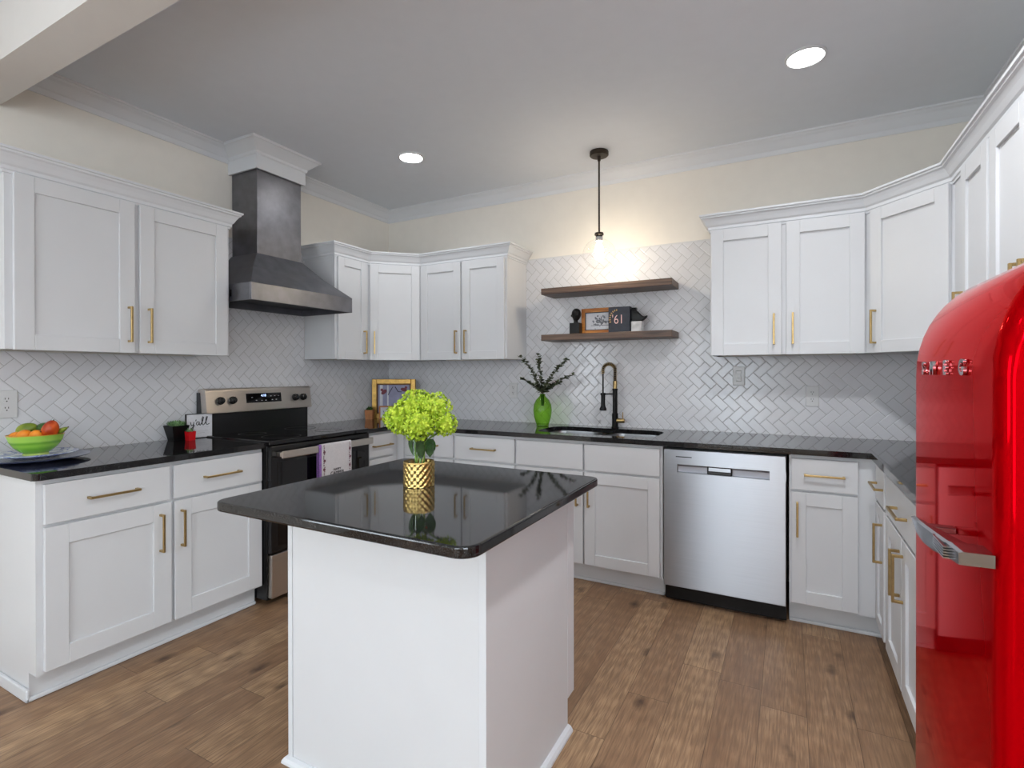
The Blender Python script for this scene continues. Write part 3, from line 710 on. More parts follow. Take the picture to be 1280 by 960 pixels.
simple('backguard', guard, 'black', e, label='black riser behind the cooktop')
def panel(b):
    extr(b, [(0.534, 1.052), (0.60, 1.052), (0.625, 1.20), (0.575, 1.205), (0.558, 1.203), (0.552, 1.19)], 'x', -0.006, RW+0.008)
    bmesh.ops.bevel(b, geom=[ed for ed in b.edges], offset=0.004, segments=2, profile=0.5, affect='EDGES')
cp_ = simple('control_panel', panel, 'steel_warm', e, label='stainless control panel')
simple('end_cap', lambda b: extr(b, [(0.575, 0.93), (0.635, 0.93), (0.635, 1.18), (0.60, 1.18)], 'x', -0.008, 0.014), 'black', e)
PT = math.atan2(0.018, 0.138)                            # tilt of the panel face
def onpanel(x, z, bmf):                                  # local frame on the tilted face
    y = 0.534+(z-1.052)*0.018/0.138
    return Matrix.Translation((x, y, z)) @ Matrix.Rotation(-PT, 4, 'X')
for kx in (0.082, 0.162, 0.634, 0.700):
    def knob(b):
        mt_ = onpanel(kx, 1.128, None) @ Matrix.Rotation(PI/2, 4, 'X')
        lathe(b, [(0.024, 0.0), (0.024, 0.010), (0.020, 0.012), (0.019, 0.026), (0.016, 0.028)], 0, 0, 0, 24, mtx=mt_)
        box(b, -0.004, 0.004, -0.020, 0.020, 0.026, 0.034, 0.001, mtx=mt_)
    simple('knob', knob, 'black', cp_, label='black control knob', smooth=True)
def disp(b): box(b, 0.258, 0.522, -0.002, 0.002, -0.031, 0.031, 0.001, mtx=onpanel(0, 1.136, None))
dp = simple('display', disp, 'black_glass', cp_, label='black touch display')
tb = text_bm('4:10', 0.022, 0.0003); bmesh.ops.transform(tb, matrix=onpanel(0.385, 1.150, None) @ Matrix.Translation((0, -0.0028, 0)) @ FACE, verts=tb.verts); obj('clock_digits', tb, 'led', dp)
for k, (dx, dz) in enumerate([(0.30, 1.140), (0.33, 1.120), (0.37, 1.118), (0.40, 1.118), (0.44, 1.145), (0.47, 1.145), (0.50, 1.145), (0.45, 1.12), (0.48, 1.12)]):
    simple('touch_key', lambda b: box(b, -0.005, 0.005, -0.0026, -0.002, -0.002, 0.002, mtx=onpanel(dx, dz, None)), 'marble', dp)

# tea towel over the oven handle
TW = empty('tea_towel', 'white printed tea towel with purple edge hanging over the oven handle', 'towel', -2.56+0.076, 2.325, 0.6, PI/2)
# local x along the handle, centre 0; handle bar spans world X -2.492..-2.476 at z .822-.864
def towel_sheet(b, x0, x1, zb_front, zb_back, off, wav):
    path = [(-off-0.008, zb_front)]
    prof = []
    hy0, hy1, zt = -0.008-off, 0.008+off, 0.864+off
    n = 14
    for k in range(n): prof.append((hy0, zb_front+(zt-0.006-zb_front)*k/(n-1)))
    for k in range(1, 6):
        a = PI-PI*k/6; prof.append(((hy1-hy0)/2*math.cos(a)+(hy0+hy1)/2, zt-0.006+0.008*math.sin(a)))
    for k in range(n): prof.append((hy1, zt-0.006-(zt-0.006-zb_back)*k/(n-1)))
    m_ = 12; grid = []
    for i in range(m_+1):
        x = x0+(x1-x0)*i/m_
        row = []
        for (y, z) in prof:
            wv_ = wav*math.sin(i/m_*PI*2.4+0.6)*max(0, (0.84-z))*2.2 if y < 0 else 0
            row.append(b.verts.new((x, y-abs(wv_)*0.3+wv_*0.3-0.0005, z-0.6)))
        grid.append(row)
    for i in range(m_):
        for j in range(len(prof)-1): b.faces.new((grid[i][j], grid[i+1][j], grid[i+1][j+1], grid[i][j+1]))
    bmesh.ops.recalc_face_normals(b, faces=b.faces)
for tn_, ta_ in (('cloth', (-0.115, 0.125, 0.47, 0.60, 0.0045, 0.004, 'cloth')), ('folded_layer', (-0.133, 0.110, 0.48, 0.56, 0.0022, 0.0, 'purple'))):
    o_ = simple(tn_, lambda b: towel_sheet(b, *ta_[:6]), ta_[6], TW, label=('purple printed lower fold' if ta_[6] == 'purple' else None))
    md = o_.modifiers.new('thickness', 'SOLIDIFY'); md.thickness = 0.0014; md.offset = 0
for s_, zz_, sz, mm_ in (('HAPPY', 0.706, 0.020, 'ink'), ('CAMPER', 0.684, 0.029, 'ink')):
    t_ = text_bm(s_, sz, 0.0005); bmesh.ops.transform(t_, matrix=Matrix.Translation((0.004, -0.0168, zz_-0.6)) @ FACE, verts=t_.verts); obj('lettering', t_, mm_, TW)
def camper(b):
    pts = [(-0.055, 0.575), (0.055, 0.575), (0.060, 0.60), (0.045, 0.625), (0.02, 0.634), (-0.03, 0.632), (-0.052, 0.615)]
    extr(b, [(x, z-0.6+0.030) for x, z in pts], 'y', -0.0172, -0.0160)
    for x in (-0.02, 0.02): lathe(b, [(0.014, 0), (0.014, 0.0012)], 0, 0, 0, 14, mtx=Matrix.Translation((x, -0.016, 0.598-0.6)) @ Matrix.Rotation(PI/2, 4, 'X'))
simple('camper_print', camper, 'ink', TW)
def border(b, sx_):
    rnd = random.Random(3)
    for _ in (0,):
        z = 0.86; k = 0
        while z > 0.49:
            r_ = 0.009 if k % 4 == 3 else 0.004
            lathe(b, [(r_, 0), (r_, 0.0008)], 0, 0, 0, 8, mtx=Matrix.Translation((sx_+rnd.uniform(-0.004, 0.004), -0.0158, z-0.6)) @ Matrix.Rotation(PI/2, 4, 'X'))
            z -= 0.013; k += 1
for bx_ in (-0.098, 0.108): simple('border_print', lambda b: border(b, bx_), 'maroon', TW)

# ------------------------------------------------------------------ range hood
HC = 2.298
e = empty('range_hood', 'dark brushed-metal chimney range hood above the stove', 'range hood', -3.2, HC, 1.722)
simple('chimney', lambda b: box(b, -3.2, -2.95, HC-0.167, HC+0.167, 2.050, 2.62, 0.002), 'hood', e, world=True)
def canopy(b):
    x0, xf, yl, yr, zt = -3.199, -2.70, HC-0.385, HC+0.390, 1.822
    lo = [(x0, yl), (xf, yl), (xf, yr), (x0, yr)]; hi = [(x0, HC-0.172), (-2.945, HC-0.172), (-2.945, HC+0.172), (x0, HC+0.172)]
    A = [b.verts.new((x, y, zt)) for x, y in lo]; C = [b.verts.new((x, y, 2.056)) for x, y in hi]
    # gently concave flare in between
    Mid = [b.verts.new((a[0]*0.45+c_[0]*0.55-(0.012 if i in (1, 2) else 0), a[1]*0.45+c_[1]*0.55, zt+(2.056-zt)*0.52)) for i, (a, c_) in enumerate(zip(lo, hi))]
    for P_, Q_ in ((A, Mid), (Mid, C)):
        for i in range(4): b.faces.new((P_[i], P_[(i+1)%4], Q_[(i+1)%4], Q_[i]))
    b.faces.new(C); b.faces.new(A[::-1])
    bmesh.ops.recalc_face_normals(b, faces=b.faces)
simple('canopy', canopy, 'hood', e, world=True, label='flared dark metal canopy')
def lip(b):
    x0, xf, yl, yr, z0, z1 = -3.199, -2.70, HC-0.385, HC+0.390, 1.722, 1.8225
    box(b, xf-0.012, xf, yl, yr, z0, z1, 0.0015); box(b, x0, xf-0.012, yl, yl+0.012, z0, z1, 0.0015); box(b, x0, xf-0.012, yr-0.012, yr, z0, z1, 0.0015); box(b, x0, x0+0.01, yl+0.012, yr-0.012, z0, z1)
simple('lip', lip, 'hood', e, world=True)
simple('filter', lambda b: box(b, -3.185, -2.716, HC-0.37, HC+0.375, 1.765, 1.782), 'black_matte', e, world=True, label='black grease filter under the canopy')
simple('button_strip', lambda b: [box(b, -2.95+k*0.03, -2.94+k*0.03, HC-0.386, HC-0.383, 1.75, 1.79) for k in range(3)] and None, 'black', e, world=True)

# ------------------------------------------------------------------ island
IX0, IX1, IY0, IY1 = -1.472, -0.708, 1.180, 1.820
e = empty('island_cabinet', 'white kitchen island base with plain panels in the middle of the floor', 'cabinet', IX0, IY0, 0)
def isl(b):
    box(b, IX0, IX1, IY0, IY1-TOE, 0, 0.8825, 0.002); box(b, IX0, IX1, IY1-TOE-0.001, IY1, ZB0, 0.8825, 0.002)
simple('body', isl, 'cab', e, world=True)
for tx0, tx1 in ((IX0-0.004, IX0+0.016), (IX1-0.020, IX1+0.003)): simple('corner_trim', lambda b: box(b, tx0, tx1, IY0-0.004, IY0, 0.0, 0.8825, 0.001), 'trim', e, world=True)
for x0 in (IX0+0.012, (IX0+IX1)/2+0.006):
    x1 = x0+(IX1-IX0)/2-0.018
    bm = B(); box(bm, x0, x1, IY1, IY1+0.02, ZD0, 0.862, 0.002); box(bm, x0+0.07, x1-0.07, IY1+0.0195, IY1+0.0205, ZD0+0.07, 0.79)
    d = obj('door', bm, 'cab', e, world=True)
    hx = x1-0.03 if x0 < -1.2 else x0+0.03
    simple('handle', lambda b: (box(b, hx-0.005, hx+0.005, IY1+0.046, IY1+0.055, 0.55, 0.73, 0.001), box(b, hx-0.005, hx+0.005, IY1+0.02, IY1+0.046, 0.55, 0.56), box(b, hx-0.005, hx+0.005, IY1+0.02, IY1+0.046, 0.72, 0.73)), 'brass', d, world=True)
def shoe(b):
    sweep(b, [(IX0, IY1-TOE), (IX0, IY0), (IX1, IY0), (IX1, IY1-TOE)], [(0, 0), (0.020, 0), (0.019, 0.008), (0.013, 0.017), (0.004, 0.022), (0, 0.022)])
simple('shoe_molding', shoe, 'trim', e, world=True)
bm = B(); prism(bm, rounded([(-1.545, 0.957), (-0.615, 0.957), (-0.615, 1.852), (-1.545, 1.868)], {0: 0.045, 1: 0.05, 2: 0.04, 3: 0.04}, 8), ZC0, 0.912, 0.0)
top = obj('worktop', bm, 'granite', label='black granite island top with rounded corners under the gold vase', cat='worktop')
md = top.modifiers.new('edge', 'BEVEL'); md.width = 0.006; md.segments = 3; md.limit_method = 'ANGLE'; md.angle_limit = math.radians(50)

# ------------------------------------------------------------------ refrigerator
FY0, FY1 = 1.045, 1.652
e = empty('refrigerator', 'glossy red retro refrigerator with rounded top at the right edge', 'refrigerator', 0.62, 1.35, 0)
def fridge_shell(b, x0, x1, prof_front, z0, ztop, rb, back_flat):
    """loft of vertical loops: side-view outline swept across Y with rounded edges"""
    def outline(ins):
        pts = []
        # start bottom front, up the front, over the curved top, back down
        for (x, z) in prof_front: pts.append((x+ins*(0.7 if z < 1.45 else 0.25), z-ins*(0.0 if z < 1.3 else 0.75)))
        pts.append((x1, pts[-1][1])); pts.append((x1, z0))
        return pts
    steps = [(FY0, rb), ]
    n = 7; rows = []
    for k in range(n+1):
        a = PI/2*k/n; rows.append((FY0+rb*(1-math.sin(a)), rb*(1-math.cos(a))))
    rows = [(FY0+rb*(1-math.cos(PI/2*k/n)), rb*(1-math.sin(PI/2*k/n))) for k in range(n+1)]
    rows += [(FY1-rb*(1-math.cos(PI/2*k/n)), rb*(1-math.sin(PI/2*k/n))) for k in range(n, -1, -1)]
    rings = [[b.verts.new((x, y, z)) for x, z in outline(ins)] for y, ins in rows]
    for A, C in zip(rings, rings[1:]):
        for i in range(len(A)): b.faces.new((A[i], A[(i+1)%len(A)], C[(i+1)%len(A)], C[i]))
    b.faces.new(rings[0]); b.faces.new(rings[-1][::-1])
    bmesh.ops.recalc_face_normals(b, faces=b.faces)
XFR = 0.2825; ZT = 1.530
front = [(XFR+0.012, 0.115), (XFR, 0.14), (XFR, 0.6), (XFR, 1.0), (XFR, 1.20), (XFR, 1.29)]
for k in range(1, 13):                                   # superelliptic shoulder
    a = PI/2*k/12; front.append((XFR+0.215*(1-math.cos(a)**0.9), 1.29+(ZT-1.29)*math.sin(a)**0.95))
dpf = [p for p in front if p[0] <= XFR+0.105]
simple('door', lambda b: fridge_shell(b, XFR, XFR+0.105, dpf, 0.115, ZT, 0.032, True), 'red', e, world=True, smooth=True, angle=50)
body = [(XFR+0.112, 0.10), (XFR+0.112, dpf[-1][1]-0.004)]+[(p[0], p[1]-0.004) for p in front if p[0] > XFR+0.115]
simple('cabinet', lambda b: fridge_shell(b, XFR+0.112, 0.955, body, 0.10, ZT, 0.03, True), 'red', e, world=True, smooth=True, angle=50)
simple('plinth', lambda b: box(b, XFR+0.05, 0.93, FY0+0.03, FY1-0.03, 0.0, 0.10, 0.004), 'black_matte', e, world=True)
dr = [o for o in e.children if o.name.startswith('door')]
# chrome lettering on the door
for ch, yc_, wd_ in (('S', 1.520, 0.9), ('M', 1.437, 0.95), ('E', 1.330, 1.0), ('G', 1.216, 1.0)):
    t_ = text_bm(ch, 0.040, 0.0025, sx=1.12, bold=0.0012)
    bmesh.ops.transform(t_, matrix=Matrix.Translation((XFR-0.0035, yc_, 1.306)) @ Matrix.Rotation(-PI/2, 4, 'Z') @ FACE, verts=t_.verts)
    obj('letter', t_, 'chrome', e, world=True)
def fhandle(b):
    # wedge shaped bar: section in the xz plane lofted along y
    secs = [(1.058, 0.2385, 0.993, 1.014, 0.2825), (1.115, 0.235, 0.988, 1.0135, 0.2825), (1.118, 0.233, 0.987, 1.013, 0.262), (1.18, 0.229, 0.978, 1.010, 0.252),
            (1.24, 0.226, 0.975, 1.007, 0.243), (1.285, 0.2245, 0.980, 1.0048, 0.237), (1.318, 0.2245, 0.991, 1.003, 0.233), (1.335, 0.2245, 0.999, 1.0022, 0.230)]
    rings = [[b.verts.new(p) for p in ((xo, y, z0), (xo-0.0005, y, z1-0.002), (xo+0.006, y, z1), (xi, y, z1), (xi, y, z0+0.001))] for y, xo, z0, z1, xi in secs]
    for A, C in zip(rings, rings[1:]):
        for i in range(5): b.faces.new((A[i], A[(i+1)%5], C[(i+1)%5], C[i]))
    b.faces.new(rings[0]); b.faces.new(rings[-1][::-1]); bmesh.ops.recalc_face_normals(b, faces=b.faces)
    for k in range(5): box(b, 0.2275, 0.240, 1.10, 1.175, 0.9885+k*0.0045, 0.9910+k*0.0045)
    box(b, 0.232, 0.2825, 1.262, 1.285, 0.990, 1.002, 0.002)
M['grey_chrome'] = noisy(mat('satin_chrome', (150,153,158), 0.16, 1.0), 4, 0.03)
hd = simple('handle', fhandle, 'grey_chrome', e, world=True, label='chrome wedge-shaped door handle')

# ------------------------------------------------------------------ floating shelves
for z0, lb in ((1.862, 'upper dark wood floating shelf, empty, below the pendant lamp'), (1.530, 'lower dark wood floating shelf holding the ornaments')):
    bm = B(); box(bm, -1.573, -0.655, 3.400, 3.634, z0, z0+0.043, 0.002); obj('floating_shelf', bm, 'walnut', label=lb, cat='shelf', group='floating shelves')
SZ = 1.573
# black head sculpture
e = empty('head_sculpture', 'small black head sculpture on a block, left end of lower shelf', 'sculpture', -1.345, 3.50, SZ)
simple('base_block', lambda b: box(b, -0.037, 0.037, -0.03, 0.03, 0, 0.082, 0.002), 'black_matte', e)
def head(b):
    ellipsoid(b, (0.004, 0, 0.142), 0.034, 0.030, 0.045, taper=-0.12)
    lathe(b, [(0.017, 0.078), (0.014, 0.098), (0.020, 0.11)], 0.0, 0, 0, 14)
    ellipsoid(b, (-0.026, -0.008, 0.136), 0.008, 0.006, 0.010); ellipsoid(b, (0.012, -0.028, 0.148), 0.010, 0.005, 0.018)
simple('head', head, 'black_matte', e, smooth=True)
# wood frame with engraving
e = empty('picture_frame', 'honey wood picture frame with a grey ink drawing on lower shelf', 'picture frame', -1.175, 3.545, SZ, 0.0)
def ring(b, w, h, t, y0, y1, bev=0.002):
    box(b, -w/2, -w/2+t, y0, y1, 0, h, bev); box(b, w/2-t, w/2, y0, y1, 0, h, bev); box(b, -w/2+t, w/2-t, y0, y1, 0, t, bev); box(b, -w/2+t, w/2-t, y0, y1, h-t, h, bev)
simple('frame', lambda b: ring(b, 0.280, 0.185, 0.030, -0.012, 0.012), 'oak_frame', e)
simple('inner_lip', lambda b: [box(b, *q) for q in ((-0.111, 0.111, -0.013, -0.004, 0.029, 0.034), (-0.111, 0.111, -0.013, -0.004, 0.151, 0.156), (-0.111, -0.106, -0.013, -0.004, 0.034, 0.151), (0.106, 0.111, -0.013, -0.004, 0.034, 0.151))] and None, 'black', e)
pic = simple('picture', lambda b: box(b, -0.108, 0.108, -0.006, 0.004, 0.031, 0.154), 'paper', e)
def etching(b):
    rnd = random.Random(5)
    for k in range(70):
        x = rnd.gauss(0, 0.030); z = 0.092+rnd.gauss(0, 0.016)-abs(x)*0.1; r_ = rnd.uniform(0.003, 0.008)
        if abs(x) > 0.08: continue
        lathe(b, [(r_, 0), (r_*0.9, 0.0004)], 0, 0, 0, 6, mtx=Matrix.Translation((x, -0.0062-k*2e-6, z)) @ Matrix.Rotation(PI/2, 4, 'X') @ Matrix.Rotation(rnd.random()*3, 4, 'Z'))
    box(b, -0.07, 0.075, -0.0066, -0.006, 0.060, 0.064)
simple('ink_drawing', etching, noisy(mat('grey_ink_wash', (110,112,118), 0.7), 150, 0.5), pic)
# 61 sign
e = empty('number_sign', 'dark square sign block printed with 61 on lower shelf', 'sign', -1.020, 3.495, SZ, 0.0)
simple('board', lambda b: box(b, -0.075, 0.075, -0.025, 0.025, 0, 0.176, 0.002), 'navy', e)
t_ = text_bm("'61", 0.088, 0.0006, sx=0.82, bold=-0.0008); bmesh.ops.transform(t_, matrix=Matrix.Translation((-0.008, -0.0256, 0.088)) @ FACE, verts=t_.verts); obj('number', t_, 'pinkprint', e, label='pale pink 61 numerals')
def arc(b):
    for k in range(8):
        a = math.radians(200-k*15); x = -0.012+0.052*math.cos(a); z = 0.095+0.060*math.sin(a)
        box(b, -0.0035, 0.0035, -0.0006, 0.0, -0.006, 0.006, mtx=Matrix.Translation((x, -0.0252, z)) @ Matrix.Rotation(-(a-PI/2), 4, 'Y'))
simple('arched_print', arc, 'goldprint', e)
# second dark block behind, black bird-like ornament on marble
e = empty('bird_sculpture', 'black swooping bird-tail ornament on a grey marble block', 'sculpture', -0.900, 3.505, SZ)
simple('marble_block', lambda b: box(b, -0.038, 0.034, -0.03, 0.03, 0, 0.072, 0.003), 'marble', e)
def bird(b):
    top_ = [(-0.048, 0.160), (-0.030, 0.160), (0.0, 0.142), (0.028, 0.112), (0.048, 0.104), (0.066, 0.112)]
    bot_ = [(0.058, 0.096), (0.044, 0.084), (0.028, 0.074), (0.0, 0.073), (-0.03, 0.075), (-0.048, 0.085)]
    pts = [(x, z) for x, z in top_+bot_]
    extr(b, pts[::-1], 'y', -0.018, 0.018)
    bmesh.ops.bevel(b, geom=list(b.edges), offset=0.005, segments=3, profile=0.5, affect='EDGES')
simple('bird', bird, 'black_matte', e, smooth=True)
bm = B(); box(bm, -0.985, -0.918, 3.53, 3.56, SZ, SZ+0.172, 0.002); obj('small_block', bm, 'black_matte', label='plain black block behind the 61 sign on lower shelf', cat='ornament')

# ------------------------------------------------------------------ faucet
e = empty('kitchen_faucet', 'black and brass spring gooseneck faucet behind the sink', 'faucet', -1.075, 3.560, 0.912)
simple('post', lambda b: lathe(b, [(0.026, 0), (0.026, 0.006), (0.0215, 0.010), (0.0215, 0.10), (0.0165, 0.104), (0.0165, 0.262), (0.019, 0.264), (0.019, 0.275), (0.013, 0.277)], 0, 0, 0, 24), 'black_matte', e, smooth=True)
simple('brass_sleeve', lambda b: lathe(b, [(0.0145, 0.275), (0.0145, 0.325), (0.011, 0.33)], 0, 0, 0, 20), 'brass', e, smooth=True, label='brass sleeve')
gp = []
H0, R0 = 0.325, 0.044
dirx, diry = -0.80, -0.60                                # the spout reaches out over the left bowl
for k in range(6): gp.append((0, 0, H0+k*0.016))
for k in range(1, 15):
    a = PI*k/14; s = R0-R0*math.cos(a); gp.append((dirx*s, diry*s, H0+0.08+R0*math.sin(a)))
for k in range(1, 3): gp.append((dirx*2*R0, diry*2*R0, H0+0.08-k*0.012))
simple('hose', lambda b: tube(b, gp, 0.0075, 10), 'black_matte', e, smooth=True)
def coil(b):
    # helix wound round the hose path
    P_ = [Vector(p) for p in gp]; L_ = [0]
    for a, c_ in zip(P_, P_[1:]): L_.append(L_[-1]+(c_-a).length)
    tot = L_[-1]; turns = 26; N = turns*10; out = []; nrm = Vector((diry, -dirx, 0))
    for i in range(N+1):
        s = tot*i/N; j = max(k for k in range(len(L_)) if L_[k] <= s+1e-9); j = min(j, len(P_)-2); f_ = (s-L_[j])/max(L_[j+1]-L_[j], 1e-9)
        p = P_[j].lerp(P_[j+1], f_); d_ = (P_[j+1]-P_[j]).normalized(); u_ = nrm; v_ = d_.cross(u_); a = 2*PI*turns*i/N
        out.append(p+0.0125*(u_*math.cos(a)+v_*math.sin(a)))
    tube(b, out, 0.0022, 5)
simple('spring', coil, 'brass', e, smooth=True, label='brass coil spring')
hx_, hy_ = dirx*2*R0, diry*2*R0
simple('drop_tube', lambda b: tube(b, [(hx_, hy_, H0+0.06), (hx_, hy_, 0.235)], 0.0055, 10), 'black_matte', e, smooth=True)
simple('spray_head', lambda b: lathe(b, [(0.012, 0.245), (0.0145, 0.24), (0.0145, 0.165), (0.017, 0.150), (0.024, 0.138), (0.024, 0.124), (0.018, 0.122)][::-1], hx_, hy_, 0, 20), 'black_matte', e, smooth=True)
simple('holder_arm', lambda b: (tube(b, [(0, 0, 0.238), (hx_*0.8, hy_*0.8, 0.238)], 0.005, 8), lathe(b, [(0.0185, 0.230), (0.0185, 0.246)], hx_, hy_, 0, 20)), 'black_matte', e, smooth=True)
simple('valve_body', lambda b: lathe(b, [(0.016, 0), (0.016, 0.048), (0.013, 0.052)], 0, 0, 0, 18, mtx=Matrix.Translation((0.015, -0.004, 0.052)) @ Matrix.Rotation(PI/2, 4, 'Y')), 'brass', e, smooth=True, label='brass valve body')
simple('lever', lambda b: tube(b, [(0.056, -0.004, 0.055), (0.056, -0.004, 0.112)], 0.0035, 8), 'brass', e, smooth=True, label='brass lever')

# ------------------------------------------------------------------ outlets and switches
def plate(name, label, cat, loc, rz, w=0.072, h=0.124, switch=False):
    e = empty(name, label, cat, loc[0], loc[1], loc[2], rz, 'wall plates on the tile')
    simple('cover_plate', lambda b: box(b, -w/2, w/2, -0.007, 0.0, -h/2, h/2, 0.003, 2), 'cream_plastic', e)
    if switch:
        simple('rocker', lambda b: box(b, -0.017, 0.017, -0.010, -0.006, -0.034, 0.034, 0.002), 'cream_plastic', e)
        simple('toggle', lambda b: box(b, -0.008, 0.008, -0.0125, -0.0095, -0.012, 0.016, 0.001), 'cream_plastic', e)
    else:
        for s in (-1, 1):
            r_ = simple('receptacle', lambda b: lathe(b, [(0.0165, 0.0), (0.0165, 0.003)], 0, 0, 0, 20, mtx=Matrix.Translation((0, -0.0065, s*0.021)) @ Matrix.Rotation(PI/2, 4, 'X')), 'cream_plastic', e)
            def slots(b):
                for x_ in (-0.006, 0.006): box(b, x_-0.0012, x_+0.0012, -0.0100, -0.0090, s*0.021+0.001, s*0.021+0.009)
                lathe(b, [(0.0028, 0), (0.0028, 0.0006)], 0, 0, 0, 10, mtx=Matrix.Translation((0, -0.0095, s*0.021-0.007)) @ Matrix.Rotation(PI/2, 4, 'X'))
            simple('slots', slots, 'dark_hole', r_)
    return e
plate('wall_outlet', 'white duplex outlet above the fruit bowl at the left edge', 'outlet', (-3.2, 1.020, 1.157), PI/2, 0.080, 0.130)
plate('light_switch', 'white rocker switch on the left wall between range and corner', 'switch', (-3.2, 3.150, 1.146), PI/2, switch=True)
plate('wall_outlet', 'white duplex outlet on back wall left of the green vase', 'outlet', (-1.921, 3.634, 1.161), 0)
plate('light_switch', 'white rocker switch on back wall right of the faucet', 'switch', (-0.281, 3.634, 1.277), 0, switch=True)
plate('wall_outlet', 'white duplex outlet on back wall near the red refrigerator', 'outlet', (0.128, 3.634, 1.154), 0)

# ------------------------------------------------------------------ ceiling lights and pendant
for k, (x, y) in enumerate(DOWNLIGHTS):
    e = empty('recessed_downlight', ('round recessed ceiling light near the range hood' if k == 0 else 'round recessed ceiling light at the upper right'), 'ceiling light', x, y, CEIL-0.012, 0, 'recessed ceiling lights')
    simple('trim_ring', lambda b: lathe(b, [(0.078, 0.012), (0.086, 0.012), (0.086, 0.004), (0.078, 0.0), (0.074, 0.003)], 0, 0, 0, 40, False, False), 'trim', e, smooth=True)
    simple('diffuser', lambda b: lathe(b, [(0.0745, 0.004), (0.0745, 0.010)], 0, 0, 0, 40), 'lamp', e)
for k, (x, y) in enumerate(FILL_LIGHTS):                # unseen fittings made up to go with the added fill lights
    t_ = struct('trim_%d' % (8+k), lambda b: lathe(b, [(0.078, 0.012), (0.086, 0.012), (0.086, 0.004), (0.078, 0.0), (0.074, 0.003)], x, y, CEIL-0.012, 40, False, False), 'trim')
    simple('diffuser', lambda b: lathe(b, [(0.0745, 0.004), (0.0745, 0.010)], x, y, CEIL-0.012, 40), 'lamp', t_)
PX, PY = -1.100, 3.290
e = empty('pendant_lamp', 'bronze rod pendant lamp with clear glass globe and glowing bulb', 'pendant lamp', PX, PY, CEIL)
simple('canopy', lambda b: lathe(b, [(0.060, 0.0), (0.062, -0.006), (0.062, -0.024), (0.056, -0.030), (0.012, -0.032), (0.010, -0.06), (0.006, -0.064)][::-1], 0, 0, 0, 32), 'bronze', e, smooth=True)
simple('rod', lambda b: tube(b, [(0, 0, -0.06), (0, 0, -0.535)], 0.006, 12), 'bronze', e, smooth=True)
simple('socket', lambda b: lathe(b, [(0.010, -0.528), (0.028, -0.534), (0.030, -0.548), (0.022, -0.552), (0.022, -0.560)][::-1], 0, 0, 0, 24), 'bronze', e, smooth=True)
simple('glass_neck_ring', lambda b: lathe(b, [(0.019, -0.558), (0.024, -0.562), (0.024, -0.588), (0.019, -0.592)][::-1], 0, 0, 0, 24), 'marble', e, smooth=True, label='pale threaded collar')
gl = []
for k in range(0, 17):
    a = math.radians(14+(180-14-0)*k/16); gl.append((max(0.001, 0.108*math.sin(a)), -0.672+0.100*math.cos(a)))
gl = [(0.027, -0.560)]+gl
simple('globe', lambda b: lathe(b, gl[::-1], 0, 0, 0, 40, False, False), 'globe_glass', e, smooth=True, label='clear glass globe')
bl = [(0.012, -0.590), (0.014, -0.604), (0.022, -0.622), (0.029, -0.642), (0.029, -0.658), (0.022, -0.674), (0.010, -0.682), (0.001, -0.683)]
simple('bulb', lambda b: lathe(b, bl[::-1], 0, 0, 0, 24), 'bulb', e, smooth=True, label='glowing bulb')
pl_ = bpy.data.lights.new('pendant_glow', 'POINT'); pl_.energy = 12.5; pl_.color = (1.0, 0.86, 0.70); pl_.shadow_soft_size = 0.034
po = bpy.data.objects.new('pendant_glow', pl_); COL.objects.link(po); po.location = (PX, PY, CEIL-0.650)

# unseen globe added behind the camera to brighten the kitchen
e = empty('fill_globe', 'added white fill-light globe hanging unseen behind the camera', 'pendant lamp', -0.30, -2.60, CEIL)
simple('canopy', lambda b: lathe(b, [(0.06, 0.0), (0.06, -0.02), (0.008, -0.03)][::-1], 0, 0, 0, 24), 'bronze', e, smooth=True)
simple('rod', lambda b: tube(b, [(0, 0, -0.02), (0, 0, -0.50)], 0.006, 10), 'bronze', e, smooth=True)
simple('globe', lambda b: ellipsoid(b, (0, 0, -0.66), 0.17, 0.17, 0.17, u=32, v=20), 'fill_glow', e, smooth=True)

# ------------------------------------------------------------------ plants
def leaf_quad(b, c, d, up_, L, W, bend=0.2, n=3):
    """a pointed leaf from c along d"""
    d = d.normalized(); s = d.cross(up_)
    if s.length < 1e-3: s = d.orthogonal()
    s.normalize(); nrm = s.cross(d).normalized(); prev = None
    for k in range(n+1):
        t = k/n; w_ = W*math.sin(PI*(0.12+0.88*t))**0.8*0.5 if k < n else 0.0006
        p = c+d*L*t-nrm*bend*L*t*t
        cur = (b.verts.new(p-s*w_), b.verts.new(p+s*w_))
        if prev: b.faces.new((prev[0], prev[1], cur[1], cur[0]))
        prev = cur
# gold vase on the island
VX, VY = -1.122, 1.425
e = empty('flower_vase', 'clear glass cylinder vase with hammered gold base on the island', 'vase', VX, VY, 0.912)
def goldsleeve(b):
    n = 128; rows = 28; rings = []
    for j in range(rows+1):
        z = 0.001+0.083*j/rows; ring_ = []
        for i in range(n):
            a = 2*PI*i/n; dmp = 0 if j in (0, rows) else (math.cos(a*16+j*PI/4)+math.cos(a*16-j*PI/4))
            r_ = 0.0524-0.0010*dmp; ring_.append(b.verts.new((r_*math.cos(a), r_*math.sin(a), z)))
        rings.append(ring_)
    for A, C in zip(rings, rings[1:]):
        for i in range(n): b.faces.new((A[i], A[(i+1)%n], C[(i+1)%n], C[i]))
    b.faces.new(rings[0][::-1])
    top_ = [b.verts.new((0.0518*math.cos(2*PI*i/n), 0.0518*math.sin(2*PI*i/n), 0.0845)) for i in range(n)]
    for i in range(n): b.faces.new((rings[-1][i], rings[-1][(i+1)%n], top_[(i+1)%n], top_[i]))
simple('gold_band', goldsleeve, 'gold', e, label='hammered gold band', smooth=True, angle=75)
